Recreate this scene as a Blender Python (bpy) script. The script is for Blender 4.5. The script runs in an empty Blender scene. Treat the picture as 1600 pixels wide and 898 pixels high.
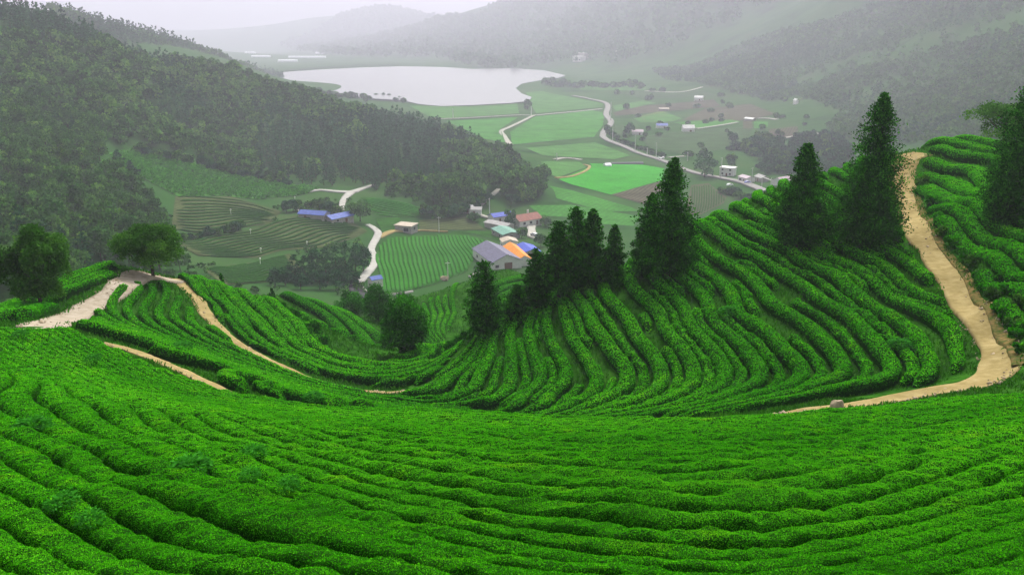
# tea valley in summer haze: everything is built in code
import bpy, bmesh, math, random
import numpy as np
from mathutils import Vector, Matrix, geometry
random.seed(7); RNG = np.random.default_rng(11)
S = bpy.context.scene
COL = S.collection
PI = math.pi
# ------------------------------------------------------------------ camera model (photo pixels, 1600 x 898)
FPX = 1386.0
PITCH = math.radians(17.2)
CP, SP = math.cos(PITCH), math.sin(PITCH)
SC = 1.25                       # metres per design unit of depth
Y0 = 6.0 * SC                   # apex of the terrain's polar grid lies behind the viewer

def ray(u, v):
    a = (u - 800.0) / FPX; b = (449.0 - v) / FPX
    yy = CP + b * SP
    return a / yy, (b * CP - SP) / yy          # x/y and z/y
def proj(x, y, z):
    x = np.asarray(x, float); y = np.asarray(y, float); z = np.asarray(z, float)
    fw = y * CP - z * SP; up = y * SP + z * CP
    return 800.0 + FPX * x / fw, 449.0 - FPX * up / fw

# ------------------------------------------------------------------ terrain control points
CTRL = []
def stretch(y): return min(y if y < 1950 else 1950 + (y - 1950) * 2.3, 6600.0)
def P(u, v, y, dz=0.0):                         # seen point at depth y (design units)
    sx, t = ray(u, v); y = stretch(y) * SC
    CTRL.append((sx * y, y, t * y + dz * SC))
def PZ(u, v, z):                                # seen point at known height
    sx, t = ray(u, v); z = z * SC
    CTRL.append((sx * z / t, z / t, z))
def H(u, y, z):                                 # hidden point on the bearing of column u
    sx, t = ray(u, 300.0); y = stretch(y) * SC
    CTRL.append((sx * y, y, z * SC))
def X(x, y, z):
    CTRL.append((x * SC, y * SC, z * SC))
def zval(y):                                    # valley floor height by depth
    return np.interp(y, [150, 230, 300, 400, 600, 1067, 1850, 6000], [-64, -71, -78, -84, -92, -105, -105, -112])
def V(u, v):
    sx, t = ray(u, v); lo, hi = 100.0, 6000.0
    for _ in range(60):
        m = 0.5 * (lo + hi)
        if t * m > zval(m): lo = m
        else: hi = m
    P(u, v, lo)

for x, y, z in [(0, 0, -1.75), (-4, 0, -1.8), (4, 0, -1.8), (0, -4, -.35), (-6, -3, -.7), (6, -3, -.7), (-14, 0, -2.4), (14, 0, -2.2), (0, 3.5, -3.35)]:
    X(x, y, z)
for u, lst in {-300: [(898, 8), (700, 17), (600, 26), (530, 38)],
               0: [(898, 7.6), (800, 10.5), (700, 16), (620, 23), (560, 31)],
               300: [(898, 7.4), (800, 10.2), (720, 14.5), (660, 20.5), (625, 27)],
               600: [(898, 7.2), (800, 10), (740, 13.5), (700, 17.5), (670, 23)],
               900: [(898, 7.3), (800, 10.4), (740, 14), (700, 19), (678, 24)],
               1200: [(898, 7.3), (800, 10.3), (740, 13.8), (700, 17.5), (668, 23)],
               1500: [(898, 7.3), (800, 10), (740, 13), (690, 17), (640, 24.5)],
               1600: [(898, 7.4), (800, 10), (700, 15.5), (640, 22.5), (605, 28)],
               1900: [(898, 7.5), (700, 15), (600, 25), (500, 33)]}.items():
    for v, y in lst: P(u, v, y)
CPATH = [(60, 512), (160, 535), (250, 570), (350, 612), (500, 645), (700, 656), (900, 668), (1080, 664), (1300, 636), (1450, 612),
         (1540, 578), (1556, 540), (1528, 470), (1490, 410), (1440, 340), (1410, 290), (1416, 248)]
for u, v in CPATH: PZ(u, v, -13.4)
def zF(F): return -13.4 - 6.6 * (13.5 - F) / 18.0
TRAIL = [(270, 435), (300, 462), (340, 510), (400, 553), (480, 590), (600, 615), (655, 608)]
BOWL = [(-4.5, TRAIL),
        (0, [(840, 494), (830, 538), (840, 572), (847, 599), (830, 622), (796, 639), (742, 653)]),
        (1, [(857, 494), (860, 538), (874, 565), (884, 592), (874, 616), (843, 633), (779, 653)]),
        (2, [(877, 477), (894, 538), (918, 572), (935, 602), (928, 626), (897, 639), (847, 656)]),
        (3, [(901, 477), (924, 521), (955, 562), (978, 599), (962, 626), (914, 646)]),
        (4, [(955, 450), (982, 504), (1012, 555), (1032, 589), (1026, 619), (992, 639)]),
        (5, [(975, 440), (1032, 498), (1066, 552), (1085, 599), (1066, 626)]),
        (-1.5, [(789, 514), (783, 562), (769, 602), (729, 629), (661, 636)]),
        (-3, [(749, 541), (735, 572), (695, 602), (640, 622)]),
        (8, [(1085, 418), (1149, 500), (1220, 557), (1254, 596), (1231, 617), (1167, 632)]),
        (9, [(1106, 400), (1203, 482), (1274, 532), (1309, 575), (1313, 600), (1274, 614)]),
        (10, [(1149, 400), (1256, 457), (1331, 503), (1374, 560), (1388, 600), (1363, 610)]),
        (11, [(1245, 400), (1309, 439), (1391, 507), (1438, 550), (1456, 585), (1445, 600)]),
        (12, [(1300, 385), (1370, 440), (1480, 510), (1509, 564)]),
        (-3.4, [(303, 485), (310, 514)]),
        (-2, [(285, 460), (274, 485), (296, 521), (356, 556)]),
        (-.7, [(257, 457), (239, 489), (257, 517)]),
        (0.8, [(217, 450), (203, 485), (221, 514)]),
        (2.3, [(200, 446)]), (11, [(125, 512)])]
INNER = [(-5.6, [(321, 450), (356, 500), (392, 538), (470, 572), (560, 600)]),
         (-6.7, [(342, 450), (385, 500), (420, 535)]),
         (-7.8, [(371, 464), (410, 500), (449, 542), (520, 580), (600, 590)]),
         (-8.9, [(410, 471), (463, 514), (492, 549), (560, 575), (620, 580), (690, 560)])]
for F, pl in BOWL + INNER:
    for u, v in pl: PZ(u, v, zF(F))
# right hill crest and the hidden slope behind it
for u, v, z in [(1330, 262, -13.8), (1200, 302, -14.3), (1100, 350, -14.7), (1000, 425, -16.2), (880, 456, -17.6), (760, 512, -19.1)]:
    PZ(u, v, z)
for u, y, z in [(1100, 82, -26), (1100, 130, -47), (1000, 78, -28), (1000, 125, -48), (880, 80, -31), (880, 120, -48), (1200, 97, -27), (1200, 150, -48),
                (1330, 107, -27), (1330, 165, -50), (1440, 112, -26), (1440, 175, -48), (1520, 108, -23), (1520, 175, -45), (1700, 112, -20), (1700, 200, -42),
                (760, 66, -27), (780, 131, -42.5), (700, 125, -42), (830, 131, -42), (300, 92, -33), (300, 150, -55), (200, 82, -28), (100, 77, -27), (0, 68, -26), (0, 130, -48), (150, 150, -53), (-200, 62, -26), (-200, 140, -52),
                (460, 76, -29.5), (430, 108, -41), (480, 112, -42), (590, 112, -42), (700, 160, -57), (800, 160, -57), (620, 145, -56), (450, 150, -55), (900, 170, -62), (1050, 200, -68), (1250, 240, -70)]:
    H(u, y, z)
for u, v, y in [(1475, 226, 84), (1545, 224, 82), (1600, 228, 79), (1600, 300, 58), (1545, 303, 61), (1500, 330, 56), (1600, 400, 43), (1560, 470, 38.5), (1600, 520, 33.5), (1700, 300, 54), (1750, 450, 38), (1900, 300, 60)]:
    P(u, v, y)
for u, v, y in [(635, 560, 65), (690, 545, 60), (435, 462, 85), (530, 490, 88), (590, 520, 85), (595, 558, 74), (540, 545, 77), (490, 505, 80),
                (650, 550, 82), (690, 520, 90), (690, 480, 102), (700, 455, 112), (770, 446, 118), (795, 445, 118), (825, 440, 116), (640, 470, 108), (740, 500, 95),
                (200, 428, 60), (100, 450, 57), (0, 498, 46), (190, 418, 63), (60, 470, 55), (-200, 545, 42)]:
    P(u, v, y)
# left: tea slopes and the forest hill (ground a few metres under the seen crowns)
for u, v, y, dz in [(0, 430, 150, 0), (0, 300, 245, -4), (0, 200, 325, -5), (0, 100, 405, -6), (0, 30, 460, -7), (-250, 300, 230, -4), (-250, 100, 380, -6), (-250, -40, 460, 0),
                    (100, 350, 215, -4), (200, 330, 250, -3), (200, 250, 335, -1), (200, 150, 425, -6), (100, 60, 470, -7), (170, 60, 500, -8), (235, 100, 520, -8), (340, 98, 590, -8),
                    (300, 200, 455, -5), (300, 270, 370, 0), (400, 250, 440, -4), (400, 170, 525, -6), (500, 200, 520, -5), (440, 132, 640, -8), (500, 255, 445, -3), (600, 280, 425, 0),
                    (600, 205, 535, -6), (600, 175, 610, -8), (700, 205, 560, -8), (700, 265, 450, -3), (800, 265, 435, -5), (800, 300, 388, 0), (800, 240, 475, -8), (855, 290, 415, 0),
                    (250, 270, 355, 0), (420, 320, 345, 0), (300, 320, 310, 0), (300, 360, 275, 0), (450, 360, 300, 0), (300, 400, 245, 0), (350, 425, 222, 0), (450, 420, 240, 0),
                    (550, 420, 245, 0), (500, 340, 325, 0), (560, 302, 382, 0), (560, 340, 335, 0), (620, 320, 355, 0)]:
    P(u, v, y, dz)
for u, y, z in [(0, 560, -2), (0, 700, -20), (200, 650, -40), (340, 720, -55), (440, 800, -80), (600, 780, -95), (700, 720, -95), (-300, 700, 0), (-300, 1000, 0),
                (200, 1500, -90), (400, 1500, -103), (0, 1500, -70), (0, 2200, -110), (300, 2400, -110)]:
    H(u, y, z)
for u, v, y, dz in [(100, 12, 900, -8), (240, 50, 1000, -8), (340, 80, 1100, -8), (400, 103, 1250, -6), (435, 122, 1400, -3), (330, 110, 900, 0)]:
    P(u, v, y, dz)
for u, v in [(640, 440), (650, 400), (660, 360), (720, 400), (780, 400), (780, 350), (850, 380), (850, 340), (900, 300), (950, 260), (1050, 250), (1000, 210), (1100, 210), (900, 200), (820, 190),
             (750, 180), (1180, 290), (1230, 235), (1000, 160), (900, 150), (1120, 300), (950, 330), (880, 240), (690, 168), (830, 165), (870, 120), (560, 106), (450, 114), (520, 150), (620, 160),
             (700, 140), (600, 130), (780, 120), (640, 104), (950, 130), (1150, 180), (1060, 160), (1000, 290), (1200, 250), (460, 92), (520, 84), (620, 98)]:
    V(u, v)
# far and right hills
for u, v, y in [(1250, 170, 870), (1350, 200, 700), (1450, 205, 600), (1530, 190, 560), (1620, 175, 540), (1600, 100, 680), (1600, 40, 800), (1500, 100, 800), (1400, 130, 850), (1300, 130, 1000),
                (1200, 140, 1120), (1050, 122, 1450), (1400, 60, 1050), (1400, 0, 1250), (1400, -80, 1450), (1200, 60, 1500), (1200, 0, 1800), (1200, -60, 2000), (1600, -30, 950), (1600, -120, 1150),
                (1000, 60, 1900), (1000, 100, 1720), (1000, -20, 2300), (900, 25, 2250), (800, 4, 2600), (740, 35, 2500), (700, 62, 2350), (720, 100, 1950), (600, 14, 3300), (520, 34, 3250), (690, 34, 3350), (560, 60, 2950),
                (430, 76, 3000), (480, 66, 3000), (850, 80, 2050), (1850, 100, 560), (1850, -50, 800), (900, 95, 1900)]:
    P(u, v, y)
for u, y, z in [(800, 3100, -20), (600, 4000, -60), (400, 4300, -115), (200, 4300, -115), (0, 4300, -100), (1000, 3300, 60), (1300, 2600, 110), (1600, 1700, 130), (1900, 1500, 110), (1000, 4800, 20), (1500, 4500, 80),
                (600, 5000, -110), (-300, 2500, -60), (-300, 4500, -100), (2200, 1000, 60), (2200, 3000, 100)]:
    H(u, y, z)
CT = np.array(CTRL)
# drop control points that nearly coincide
keep = []
sl = np.c_[CT[:, 0] / (CT[:, 1] + Y0), np.log(CT[:, 1] + Y0)]
for i in range(len(CT)):
    if all(np.hypot(*(sl[i] - sl[j])) > 0.012 for j in keep): keep.append(i)
CT = CT[keep]; sl = sl[keep]

class TPS:
    def __init__(self, pts, val, lam=0.0):
        n = len(pts); self.p = pts
        d = np.hypot(pts[:, None, 0] - pts[None, :, 0], pts[:, None, 1] - pts[None, :, 1])
        K = np.where(d > 1e-9, d * d * np.log(np.maximum(d, 1e-9)), 0.0) + lam * np.eye(n)
        Q = np.c_[np.ones(n), pts]
        A = np.zeros((n + 3, n + 3)); A[:n, :n] = K; A[:n, n:] = Q; A[n:, :n] = Q.T
        self.c = np.linalg.solve(A, np.r_[val, 0, 0, 0])
    def __call__(self, a, b):
        a = np.asarray(a, float); b = np.asarray(b, float); sh = a.shape
        a = a.ravel(); b = b.ravel(); n = len(self.p); out = np.empty(len(a))
        for i in range(0, len(a), 20000):
            A = a[i:i + 20000]; B = b[i:i + 20000]
            d2 = (A[:, None] - self.p[None, :, 0]) ** 2 + (B[:, None] - self.p[None, :, 1]) ** 2
            K = 0.5 * d2 * np.log(np.maximum(d2, 1e-18))
            out[i:i + 20000] = K @ self.c[:n] + self.c[n] + self.c[n + 1] * A + self.c[n + 2] * B
        return out.reshape(sh)

def to_sl(x, y): return x / (y + Y0), np.log(y + Y0)
GS = np.linspace(-1.25, 1.25, 501)
GL = np.linspace(math.log(1.6), math.log(8600.0 + Y0), 660)
_t = TPS(sl, CT[:, 2] / (CT[:, 1] + Y0), 2e-5)
_gs, _gl = np.meshgrid(GS, GL)
GQ = _t(_gs, _gl)
def vnoise(x, y, seed=0):                      # smooth value noise, about -1..1
    xi = np.floor(x).astype(np.int64); yi = np.floor(y).astype(np.int64)
    fx = x - xi; fy = y - yi; fx = fx * fx * (3 - 2 * fx); fy = fy * fy * (3 - 2 * fy)
    def h(a, b):
        n = (a * 374761393 + b * 668265263 + seed * 974634777) & 0x7fffffff
        n = ((n ^ (n >> 13)) * 1274126177) & 0x7fffffff
        return ((n ^ (n >> 16)) & 0xffff) / 32767.5 - 1.0
    return (h(xi, yi) * (1 - fx) + h(xi + 1, yi) * fx) * (1 - fy) + (h(xi, yi + 1) * (1 - fx) + h(xi + 1, yi + 1) * fx) * fy
_gy = np.exp(_gl) - Y0; _gx = _gs * (_gy + Y0)
GZ = GQ * np.exp(_gl)
GZ += np.where(_gy < 130, 0.03 * vnoise(_gx / 2.3, _gy / 2.3, 1) + .02 * vnoise(_gx, _gy, 2), 0)
_far = np.clip((_gy - 1300) / 900, 0, 1) * np.clip((GZ + 120) / 60, 0, 1)
GZ += _far * (16 * vnoise(_gx / 260, _gy / 260, 3) + 8 * vnoise(_gx / 110, _gy / 110, 4))
_mid = np.clip((_gy - 420) / 150, 0, 1) * np.clip((GZ + 100) / 30, 0, 1) * (1 - _far)
GZ += _mid * (5 * vnoise(_gx / 70, _gy / 70, 5))
def gz(x, y):                                  # terrain height (bilinear on the grid)
    x = np.asarray(x, float); y = np.asarray(y, float)
    s, l = x / (y + Y0), np.log(np.maximum(y + Y0, 1.61))
    i = np.clip((s - GS[0]) / (GS[1] - GS[0]), 0, len(GS) - 1.001); j = np.clip((l - GL[0]) / (GL[1] - GL[0]), 0, len(GL) - 1.001)
    i0 = i.astype(int); j0 = j.astype(int); fi = i - i0; fj = j - j0
    return (GZ[j0, i0] * (1 - fi) + GZ[j0, i0 + 1] * fi) * (1 - fj) + (GZ[j0 + 1, i0] * (1 - fi) + GZ[j0 + 1, i0 + 1] * fi) * fj
_ys = np.exp(np.linspace(math.log(5.0), math.log(8500.0), 2700))
def hit(u, v, ymin=0.0, ymax=1e9):             # first ground point seen through a pixel of the photo
    sx, t = ray(u, v)
    ok = (gz(sx * _ys, _ys) > t * _ys) & (_ys >= ymin) & (_ys <= ymax)
    k = int(np.argmax(ok))
    if not ok.any(): k = len(_ys) - 1
    y1 = _ys[k]; y0 = _ys[max(k - 1, 0)]
    for _ in range(12):
        m = .5 * (y0 + y1)
        if gz(sx * m, m) > t * m: y1 = m
        else: y0 = m
    return Vector((sx * y1, y1, float(gz(sx * y1, y1))))
# ------------------------------------------------------------------ mesh and object helpers
def mesh_np(name, verts, faces, mats, col=None, smooth=False, midx=None):
    """faces: (n,k) array, or list of (n,k) arrays"""
    me = bpy.data.meshes.new(name)
    fl = faces if isinstance(faces, list) else [faces]
    fl = [np.asarray(f, np.int32) for f in fl if len(f)]
    verts = np.asarray(verts, np.float32)
    loops = np.concatenate([f.ravel() for f in fl]); sizes = np.concatenate([np.full(len(f), f.shape[1], np.int32) for f in fl])
    me.vertices.add(len(verts)); me.vertices.foreach_set('co', verts.ravel())
    me.loops.add(len(loops)); me.loops.foreach_set('vertex_index', loops)
    me.polygons.add(len(sizes))
    me.polygons.foreach_set('loop_start', np.r_[0, np.cumsum(sizes)[:-1]].astype(np.int32))
    me.polygons.foreach_set('loop_total', sizes)
    if midx is not None: me.polygons.foreach_set('material_index', np.asarray(midx, np.int32))
    if smooth: me.polygons.foreach_set('use_smooth', np.ones(len(sizes), bool))
    if col is not None:                          # one float per vertex: leaf to leaf variation
        at = me.attributes.new('tint', 'FLOAT', 'POINT'); at.data.foreach_set('value', np.asarray(col, np.float32))
    me.update(calc_edges=True); me.validate(clean_customdata=False)
    for m in (mats if isinstance(mats, (list, tuple)) else [mats]): me.materials.append(m)
    return me
def link(name, me, parent=None):
    o = bpy.data.objects.new(name, me); COL.objects.link(o)
    if parent is not None: o.parent = parent
    return o
def tag(o, label=None, cat=None, group=None, kind=None):
    if label: o['label'] = label
    if cat: o['category'] = cat
    if group: o['group'] = group
    if kind: o['kind'] = kind
    return o
def empty(name, loc, rz=0.0):
    o = bpy.data.objects.new(name, None); COL.objects.link(o); o.location = loc; o.rotation_euler = (0, 0, rz); o.empty_display_size = .3
    return o
def copy_tree(o, parent=None):
    c = o.copy(); COL.objects.link(c); c.parent = parent
    for ch in list(o.children): copy_tree(ch, c)
    return c

# ------------------------------------------------------------------ materials
def mat(name, rough=.8, spec=.2):
    m = bpy.data.materials.new(name); m.use_nodes = True
    nt = m.node_tree; b = nt.nodes['Principled BSDF']
    b.inputs['Roughness'].default_value = rough; b.inputs['Specular IOR Level'].default_value = spec
    return m, nt, b
def nd(nt, t, **kw):
    n = nt.nodes.new(t)
    for k, v in kw.items():
        if k in n.inputs: n.inputs[k].default_value = v
        else: setattr(n, k, v)
    return n
def ramp(nt, fac, stops):
    r = nt.nodes.new('ShaderNodeValToRGB'); cr = r.color_ramp
    while len(cr.elements) < len(stops): cr.elements.new(.5)
    for e, (p, c) in zip(cr.elements, stops): e.position = p; e.color = (*c, 1)
    nt.links.new(fac, r.inputs[0]); return r
def noise_mat(name, stops, scale=1.0, rough=.9, detail=6, spec=.0, bump=0.0, scale2=None, stops2=None, bscale=None):
    """colour from object-space noise; optional second large-scale noise multiplies"""
    m, nt, b = mat(name, rough, spec)
    tc = nt.nodes.new('ShaderNodeNewGeometry')
    n = nd(nt, 'ShaderNodeTexNoise', Scale=scale, Detail=detail, Roughness=.62); nt.links.new(tc.outputs['Position'], n.inputs['Vector'])
    r = ramp(nt, n.outputs['Fac'], stops); out = r.outputs['Color']
    if scale2:
        n2 = nd(nt, 'ShaderNodeTexNoise', Scale=scale2, Detail=3.0); nt.links.new(tc.outputs['Position'], n2.inputs['Vector'])
        r2 = ramp(nt, n2.outputs['Fac'], stops2)
        mx = nd(nt, 'ShaderNodeMix', data_type='RGBA', blend_type='MULTIPLY'); mx.inputs['Factor'].default_value = 1
        nt.links.new(out, mx.inputs[6]); nt.links.new(r2.outputs['Color'], mx.inputs[7]); out = mx.outputs[2]
    nt.links.new(out, b.inputs['Base Color'])
    if bump:
        n3 = nd(nt, 'ShaderNodeTexNoise', Scale=bscale or scale * 2, Detail=5.0); nt.links.new(tc.outputs['Position'], n3.inputs['Vector'])
        bp = nd(nt, 'ShaderNodeBump', Strength=1.0, Distance=bump); nt.links.new(n3.outputs['Fac'], bp.inputs['Height']); nt.links.new(bp.outputs['Normal'], b.inputs['Normal'])
    return m
def flat_mat(name, c, rough=.7, spec=.3, vary=.12, scale=6.0):
    lo = tuple(max(0, k * (1 - vary)) for k in c); hi = tuple(min(1, k * (1 + vary)) for k in c)
    return noise_mat(name, [(.3, lo), (.7, hi)], scale, rough, 4, spec)
def leaf_mat(name, stops, patch=None, pscale=.4, transl=.25, rough=.7, spec=.0):
    """colour from the per-leaf tint, patches of a second colour scattered over the ground"""
    m, nt, b = mat(name, rough, spec)
    a = nd(nt, 'ShaderNodeAttribute', attribute_name='tint')
    r = ramp(nt, a.outputs['Fac'], stops); out = r.outputs['Color']
    if patch:
        g = nt.nodes.new('ShaderNodeNewGeometry')
        n = nd(nt, 'ShaderNodeTexNoise', Scale=pscale, Detail=4.0, Roughness=.6); nt.links.new(g.outputs['Position'], n.inputs['Vector'])
        r2 = ramp(nt, n.outputs['Fac'], patch)
        mx = nd(nt, 'ShaderNodeMix', data_type='RGBA', blend_type='MULTIPLY'); mx.inputs['Factor'].default_value = 1
        nt.links.new(out, mx.inputs[6]); nt.links.new(r2.outputs['Color'], mx.inputs[7]); out = mx.outputs[2]
        n4 = nd(nt, 'ShaderNodeTexNoise', Scale=pscale * .14, Detail=3.0); nt.links.new(g.outputs['Position'], n4.inputs['Vector'])
        r4 = ramp(nt, n4.outputs['Fac'], [(.32, (.78, .84, .8)), (.68, (1.22, 1.1, 1.05))])
        m4 = nd(nt, 'ShaderNodeMix', data_type='RGBA', blend_type='MULTIPLY'); m4.inputs['Factor'].default_value = 1
        nt.links.new(out, m4.inputs[6]); nt.links.new(r4.outputs['Color'], m4.inputs[7]); out = m4.outputs[2]
    nt.links.new(out, b.inputs['Base Color'])
    if transl:
        tr = nt.nodes.new('ShaderNodeBsdfTranslucent'); nt.links.new(out, tr.inputs['Color'])
        ms = nd(nt, 'ShaderNodeMixShader'); ms.inputs[0].default_value = transl
        o = nt.nodes['Material Output']
        nt.links.new(b.outputs[0], ms.inputs[1]); nt.links.new(tr.outputs[0], ms.inputs[2]); nt.links.new(ms.outputs[0], o.inputs['Surface'])
    return m

# ------------------------------------------------------------------ tea rows: contours of a row-number field
def in_poly(u, v, poly):
    u = np.asarray(u); v = np.asarray(v); inside = np.zeros(u.shape, bool); n = len(poly)
    for i in range(n):
        x1, y1 = poly[i]; x2, y2 = poly[(i + 1) % n]
        c = ((y1 > v) != (y2 > v)) & (u < (x2 - x1) * (v - y1) / ((y2 - y1) if y2 != y1 else 1e-9) + x1)
        inside ^= c
    return inside
def row_field(guides, lam=1e-4):
    pts, val = [], []
    for F, pl in guides:
        for u, v in pl:
            h = hit(u, v); pts.append(to_sl(h.x, h.y)); val.append(F)
    pts = np.array(pts); val = np.array(val, float)
    kp = []
    for i in range(len(pts)):
        if all(np.hypot(*(pts[i] - pts[j])) > .006 for j in kp): kp.append(i)
    return TPS(pts[kp], val[kp], lam)
def contours(F, smin, smax, ymin, ymax, n, levels):
    ss = np.linspace(smin, smax, n); ll = np.linspace(math.log(ymin + Y0), math.log(ymax + Y0), n)
    sg, lg = np.meshgrid(ss, ll); G = F(sg, lg)
    yg = np.exp(lg) - Y0; xg = sg * (yg + Y0)
    gy_l, gx_s = np.gradient(G, ll, ss)
    grad = np.hypot(gy_l, gx_s) / (yg + Y0)
    out = []
    for lev in levels:
        A = G - lev
        A = np.where(np.abs(A) < 1e-7, 1e-7, A)
        sgn = A > 0
        mix = sgn[:-1, :-1].astype(int) + sgn[1:, :-1] + sgn[:-1, 1:] + sgn[1:, 1:]
        seg = {}
        def pt(e):
            i, j, d = e
            if d == 0: t = A[i, j] / (A[i, j] - A[i, j + 1]); return ss[j] + t * (ss[1] - ss[0]), ll[i]
            t = A[i, j] / (A[i, j] - A[i + 1, j]); return ss[j], ll[i] + t * (ll[1] - ll[0])
        for i, j in zip(*np.where((mix > 0) & (mix < 4))):
            es = []
            if sgn[i, j] != sgn[i, j + 1]: es.append((i, j, 0))
            if sgn[i + 1, j] != sgn[i + 1, j + 1]: es.append((i + 1, j, 0))
            if sgn[i, j] != sgn[i + 1, j]: es.append((i, j, 1))
            if sgn[i, j + 1] != sgn[i + 1, j + 1]: es.append((i, j + 1, 1))
            if len(es) == 2: prs = [(es[0], es[1])]
            elif len(es) == 4: prs = [(es[0], es[2]), (es[1], es[3])]
            else: continue
            for a, b in prs: seg.setdefault(a, []).append(b); seg.setdefault(b, []).append(a)
        done = set()
        starts = [e for e in seg if len(seg[e]) == 1] + list(seg)
        for e in starts:
            if e in done: continue
            ch = [e]; done.add(e); cur = e
            while True:
                nx = [k for k in seg[cur] if k not in done]
                if not nx: break
                cur = nx[0]; done.add(cur); ch.append(cur)
            if len(ch) > 2:
                p = np.array([pt(k) for k in ch])
                y = np.exp(p[:, 1]) - Y0; x = p[:, 0] * (y + Y0)
                jj = np.clip(((p[:, 0] - ss[0]) / (ss[1] - ss[0])).astype(int), 0, n - 1); ii = np.clip(((p[:, 1] - ll[0]) / (ll[1] - ll[0])).astype(int), 0, n - 1)
                out.append((lev, np.c_[x, y], 1.0 / np.maximum(grad[ii, jj], .05)))
    return out
def resample(xy, extra, step):
    d = np.r_[0, np.cumsum(np.hypot(*np.diff(xy, axis=0).T))]
    L = d[-1]
    # step grows with distance
    t = [0.0]
    while t[-1] < L:
        k = np.interp(t[-1], d, xy[:, 1]); t.append(t[-1] + step * max(.35, abs(k) / 40.0))
    t = np.array(t[:-1] + [L]) if len(t) > 1 else np.array([0, L])
    return np.c_[np.interp(t, d, xy[:, 0]), np.interp(t, d, xy[:, 1])], np.interp(t, d, extra), t
def clip_runs(mask, minlen):
    runs, st = [], None
    for i, m in enumerate(list(mask) + [False]):
        if m and st is None: st = i
        if not m and st is not None:
            if i - st >= minlen: runs.append((st, i))
            st = None
    return runs
PROF = np.array([(-.92, 0.0), (-1.02, .42), (-.97, .76), (-.74, .95), (-.38, 1.0), (.0, 1.01), (.38, 1.0), (.74, .95), (.97, .76), (1.02, .42), (.92, 0.0)])
def hedge_mesh(xy, hw, hh, leafmat, coremat, leaf=.045, dens=1.0, seed=0, wild=.0, sink=.12):
    """clipped tea hedge: a bumpy core with small leaves spread over its skin"""
    rng = np.random.default_rng(seed)
    n = len(xy); tan = np.gradient(xy, axis=0); tan /= np.maximum(np.hypot(tan[:, 0], tan[:, 1])[:, None], 1e-9)
    nor = np.c_[-tan[:, 1], tan[:, 0]]
    endt = np.minimum(np.arange(n), np.arange(n)[::-1]) * 1.0
    arc = np.r_[0, np.cumsum(np.hypot(*np.diff(xy, axis=0).T))]
    cap = np.clip(np.minimum(arc, arc[-1] - arc) / .6, 0, 1) ** .5
    wv = 1 + .06 * vnoise(arc / 1.7, arc * 0 + seed * 3.1, 11) + .07 * vnoise(arc / .6, arc * 0 + seed * 1.7, 12)
    hv = 1 + .05 * vnoise(arc / 2.1, arc * 0 + seed * 2.3, 13) + .05 * vnoise(arc / .55, arc * 0 + seed, 14)
    k = len(PROF)
    W = (hw * wv * (.35 + .65 * cap))[:, None] * PROF[None, :, 0]
    Hh = (hh * hv * (.15 + .85 * cap))[:, None] * PROF[None, :, 1]
    px = xy[:, None, 0] + nor[:, None, 0] * W; py = xy[:, None, 1] + nor[:, None, 1] * W
    zc = gz(xy[:, 0], xy[:, 1]); zl = gz(px, py)
    base = .35 * zc[:, None] + .65 * zl
    jit = (.035 + wild * .16) * vnoise(px / .42, py / .42, 21) + (.04 + wild * .05) * vnoise(px / .14, py / .14, 22)
    pz = base + Hh + jit * (PROF[None, :, 1] > .2) * np.minimum(1, hh / .5)[:, None] - sink * (PROF[None, :, 1] < .01)
    V3 = np.stack([px, py, pz], -1).reshape(-1, 3)
    i = np.arange(n - 1)[:, None] * k + np.arange(k - 1)[None, :]
    q = np.stack([i, i + 1, i + k + 1, i + k], -1).reshape(-1, 4)
    caps = [np.array([[j for j in range(k)][::-1], [(n - 1) * k + j for j in range(k)]])]
    if dens <= 0:
        return mesh_np('tea_hedge', V3, [q] + caps, [coremat], col=np.full(len(V3), .45), smooth=True)
    a, b, c, d = (V3[q[:, m]] for m in range(4))
    nn = np.cross(c - a, d - b); ar = .5 * np.linalg.norm(nn, axis=1); nn /= np.maximum(np.linalg.norm(nn, axis=1)[:, None], 1e-9)
    nn *= np.where(nn[:, 2:3] < -.05, -1, 1)
    dist = np.maximum(np.hypot((a + c)[:, 0], (a + c)[:, 1]) * .5, 4.0)
    ls = np.minimum(leaf * np.maximum(1.0, dist / 13.0), .12)
    cnt = rng.poisson(ar / (ls * ls * .42) * .75 * dens)
    f = np.repeat(np.arange(len(q)), cnt); m = len(f)
    r1, r2 = rng.random(m), rng.random(m)
    pos = (a[f] * (1 - r1)[:, None] + b[f] * r1[:, None]) * (1 - r2)[:, None] + (d[f] * (1 - r1)[:, None] + c[f] * r1[:, None]) * r2[:, None]
    N = nn[f]
    ax = rng.normal(size=(m, 3)); ax -= N * (ax * N).sum(1)[:, None] * .8; ax[:, 2] += .35; ax += N * .55
    ax /= np.linalg.norm(ax, axis=1)[:, None]
    sd = np.cross(ax, N + .35 * rng.normal(size=(m, 3))); sd /= np.maximum(np.linalg.norm(sd, axis=1)[:, None], 1e-9)
    L = (ls[f] * rng.uniform(.7, 1.35, m))[:, None]
    tall = rng.random(m) < (.01 + .05 * wild)
    L = np.where(tall[:, None], L * 1.7, L)
    p0 = pos - ax * L * .25; tip = pos + ax * L * .75; mid = pos + ax * L * .2
    wd = L * .30
    lv = np.stack([p0, mid + sd * wd, tip, mid - sd * wd], 1).reshape(-1, 3)
    lf = len(V3) + np.arange(m * 4).reshape(-1, 4)
    # tint: young shoots on top lighter, old flanks darker; contrast raised to paint shade
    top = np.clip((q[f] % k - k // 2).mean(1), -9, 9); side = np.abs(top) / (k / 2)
    low = PROF[(q[f] % k).min(1), 1]
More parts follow.
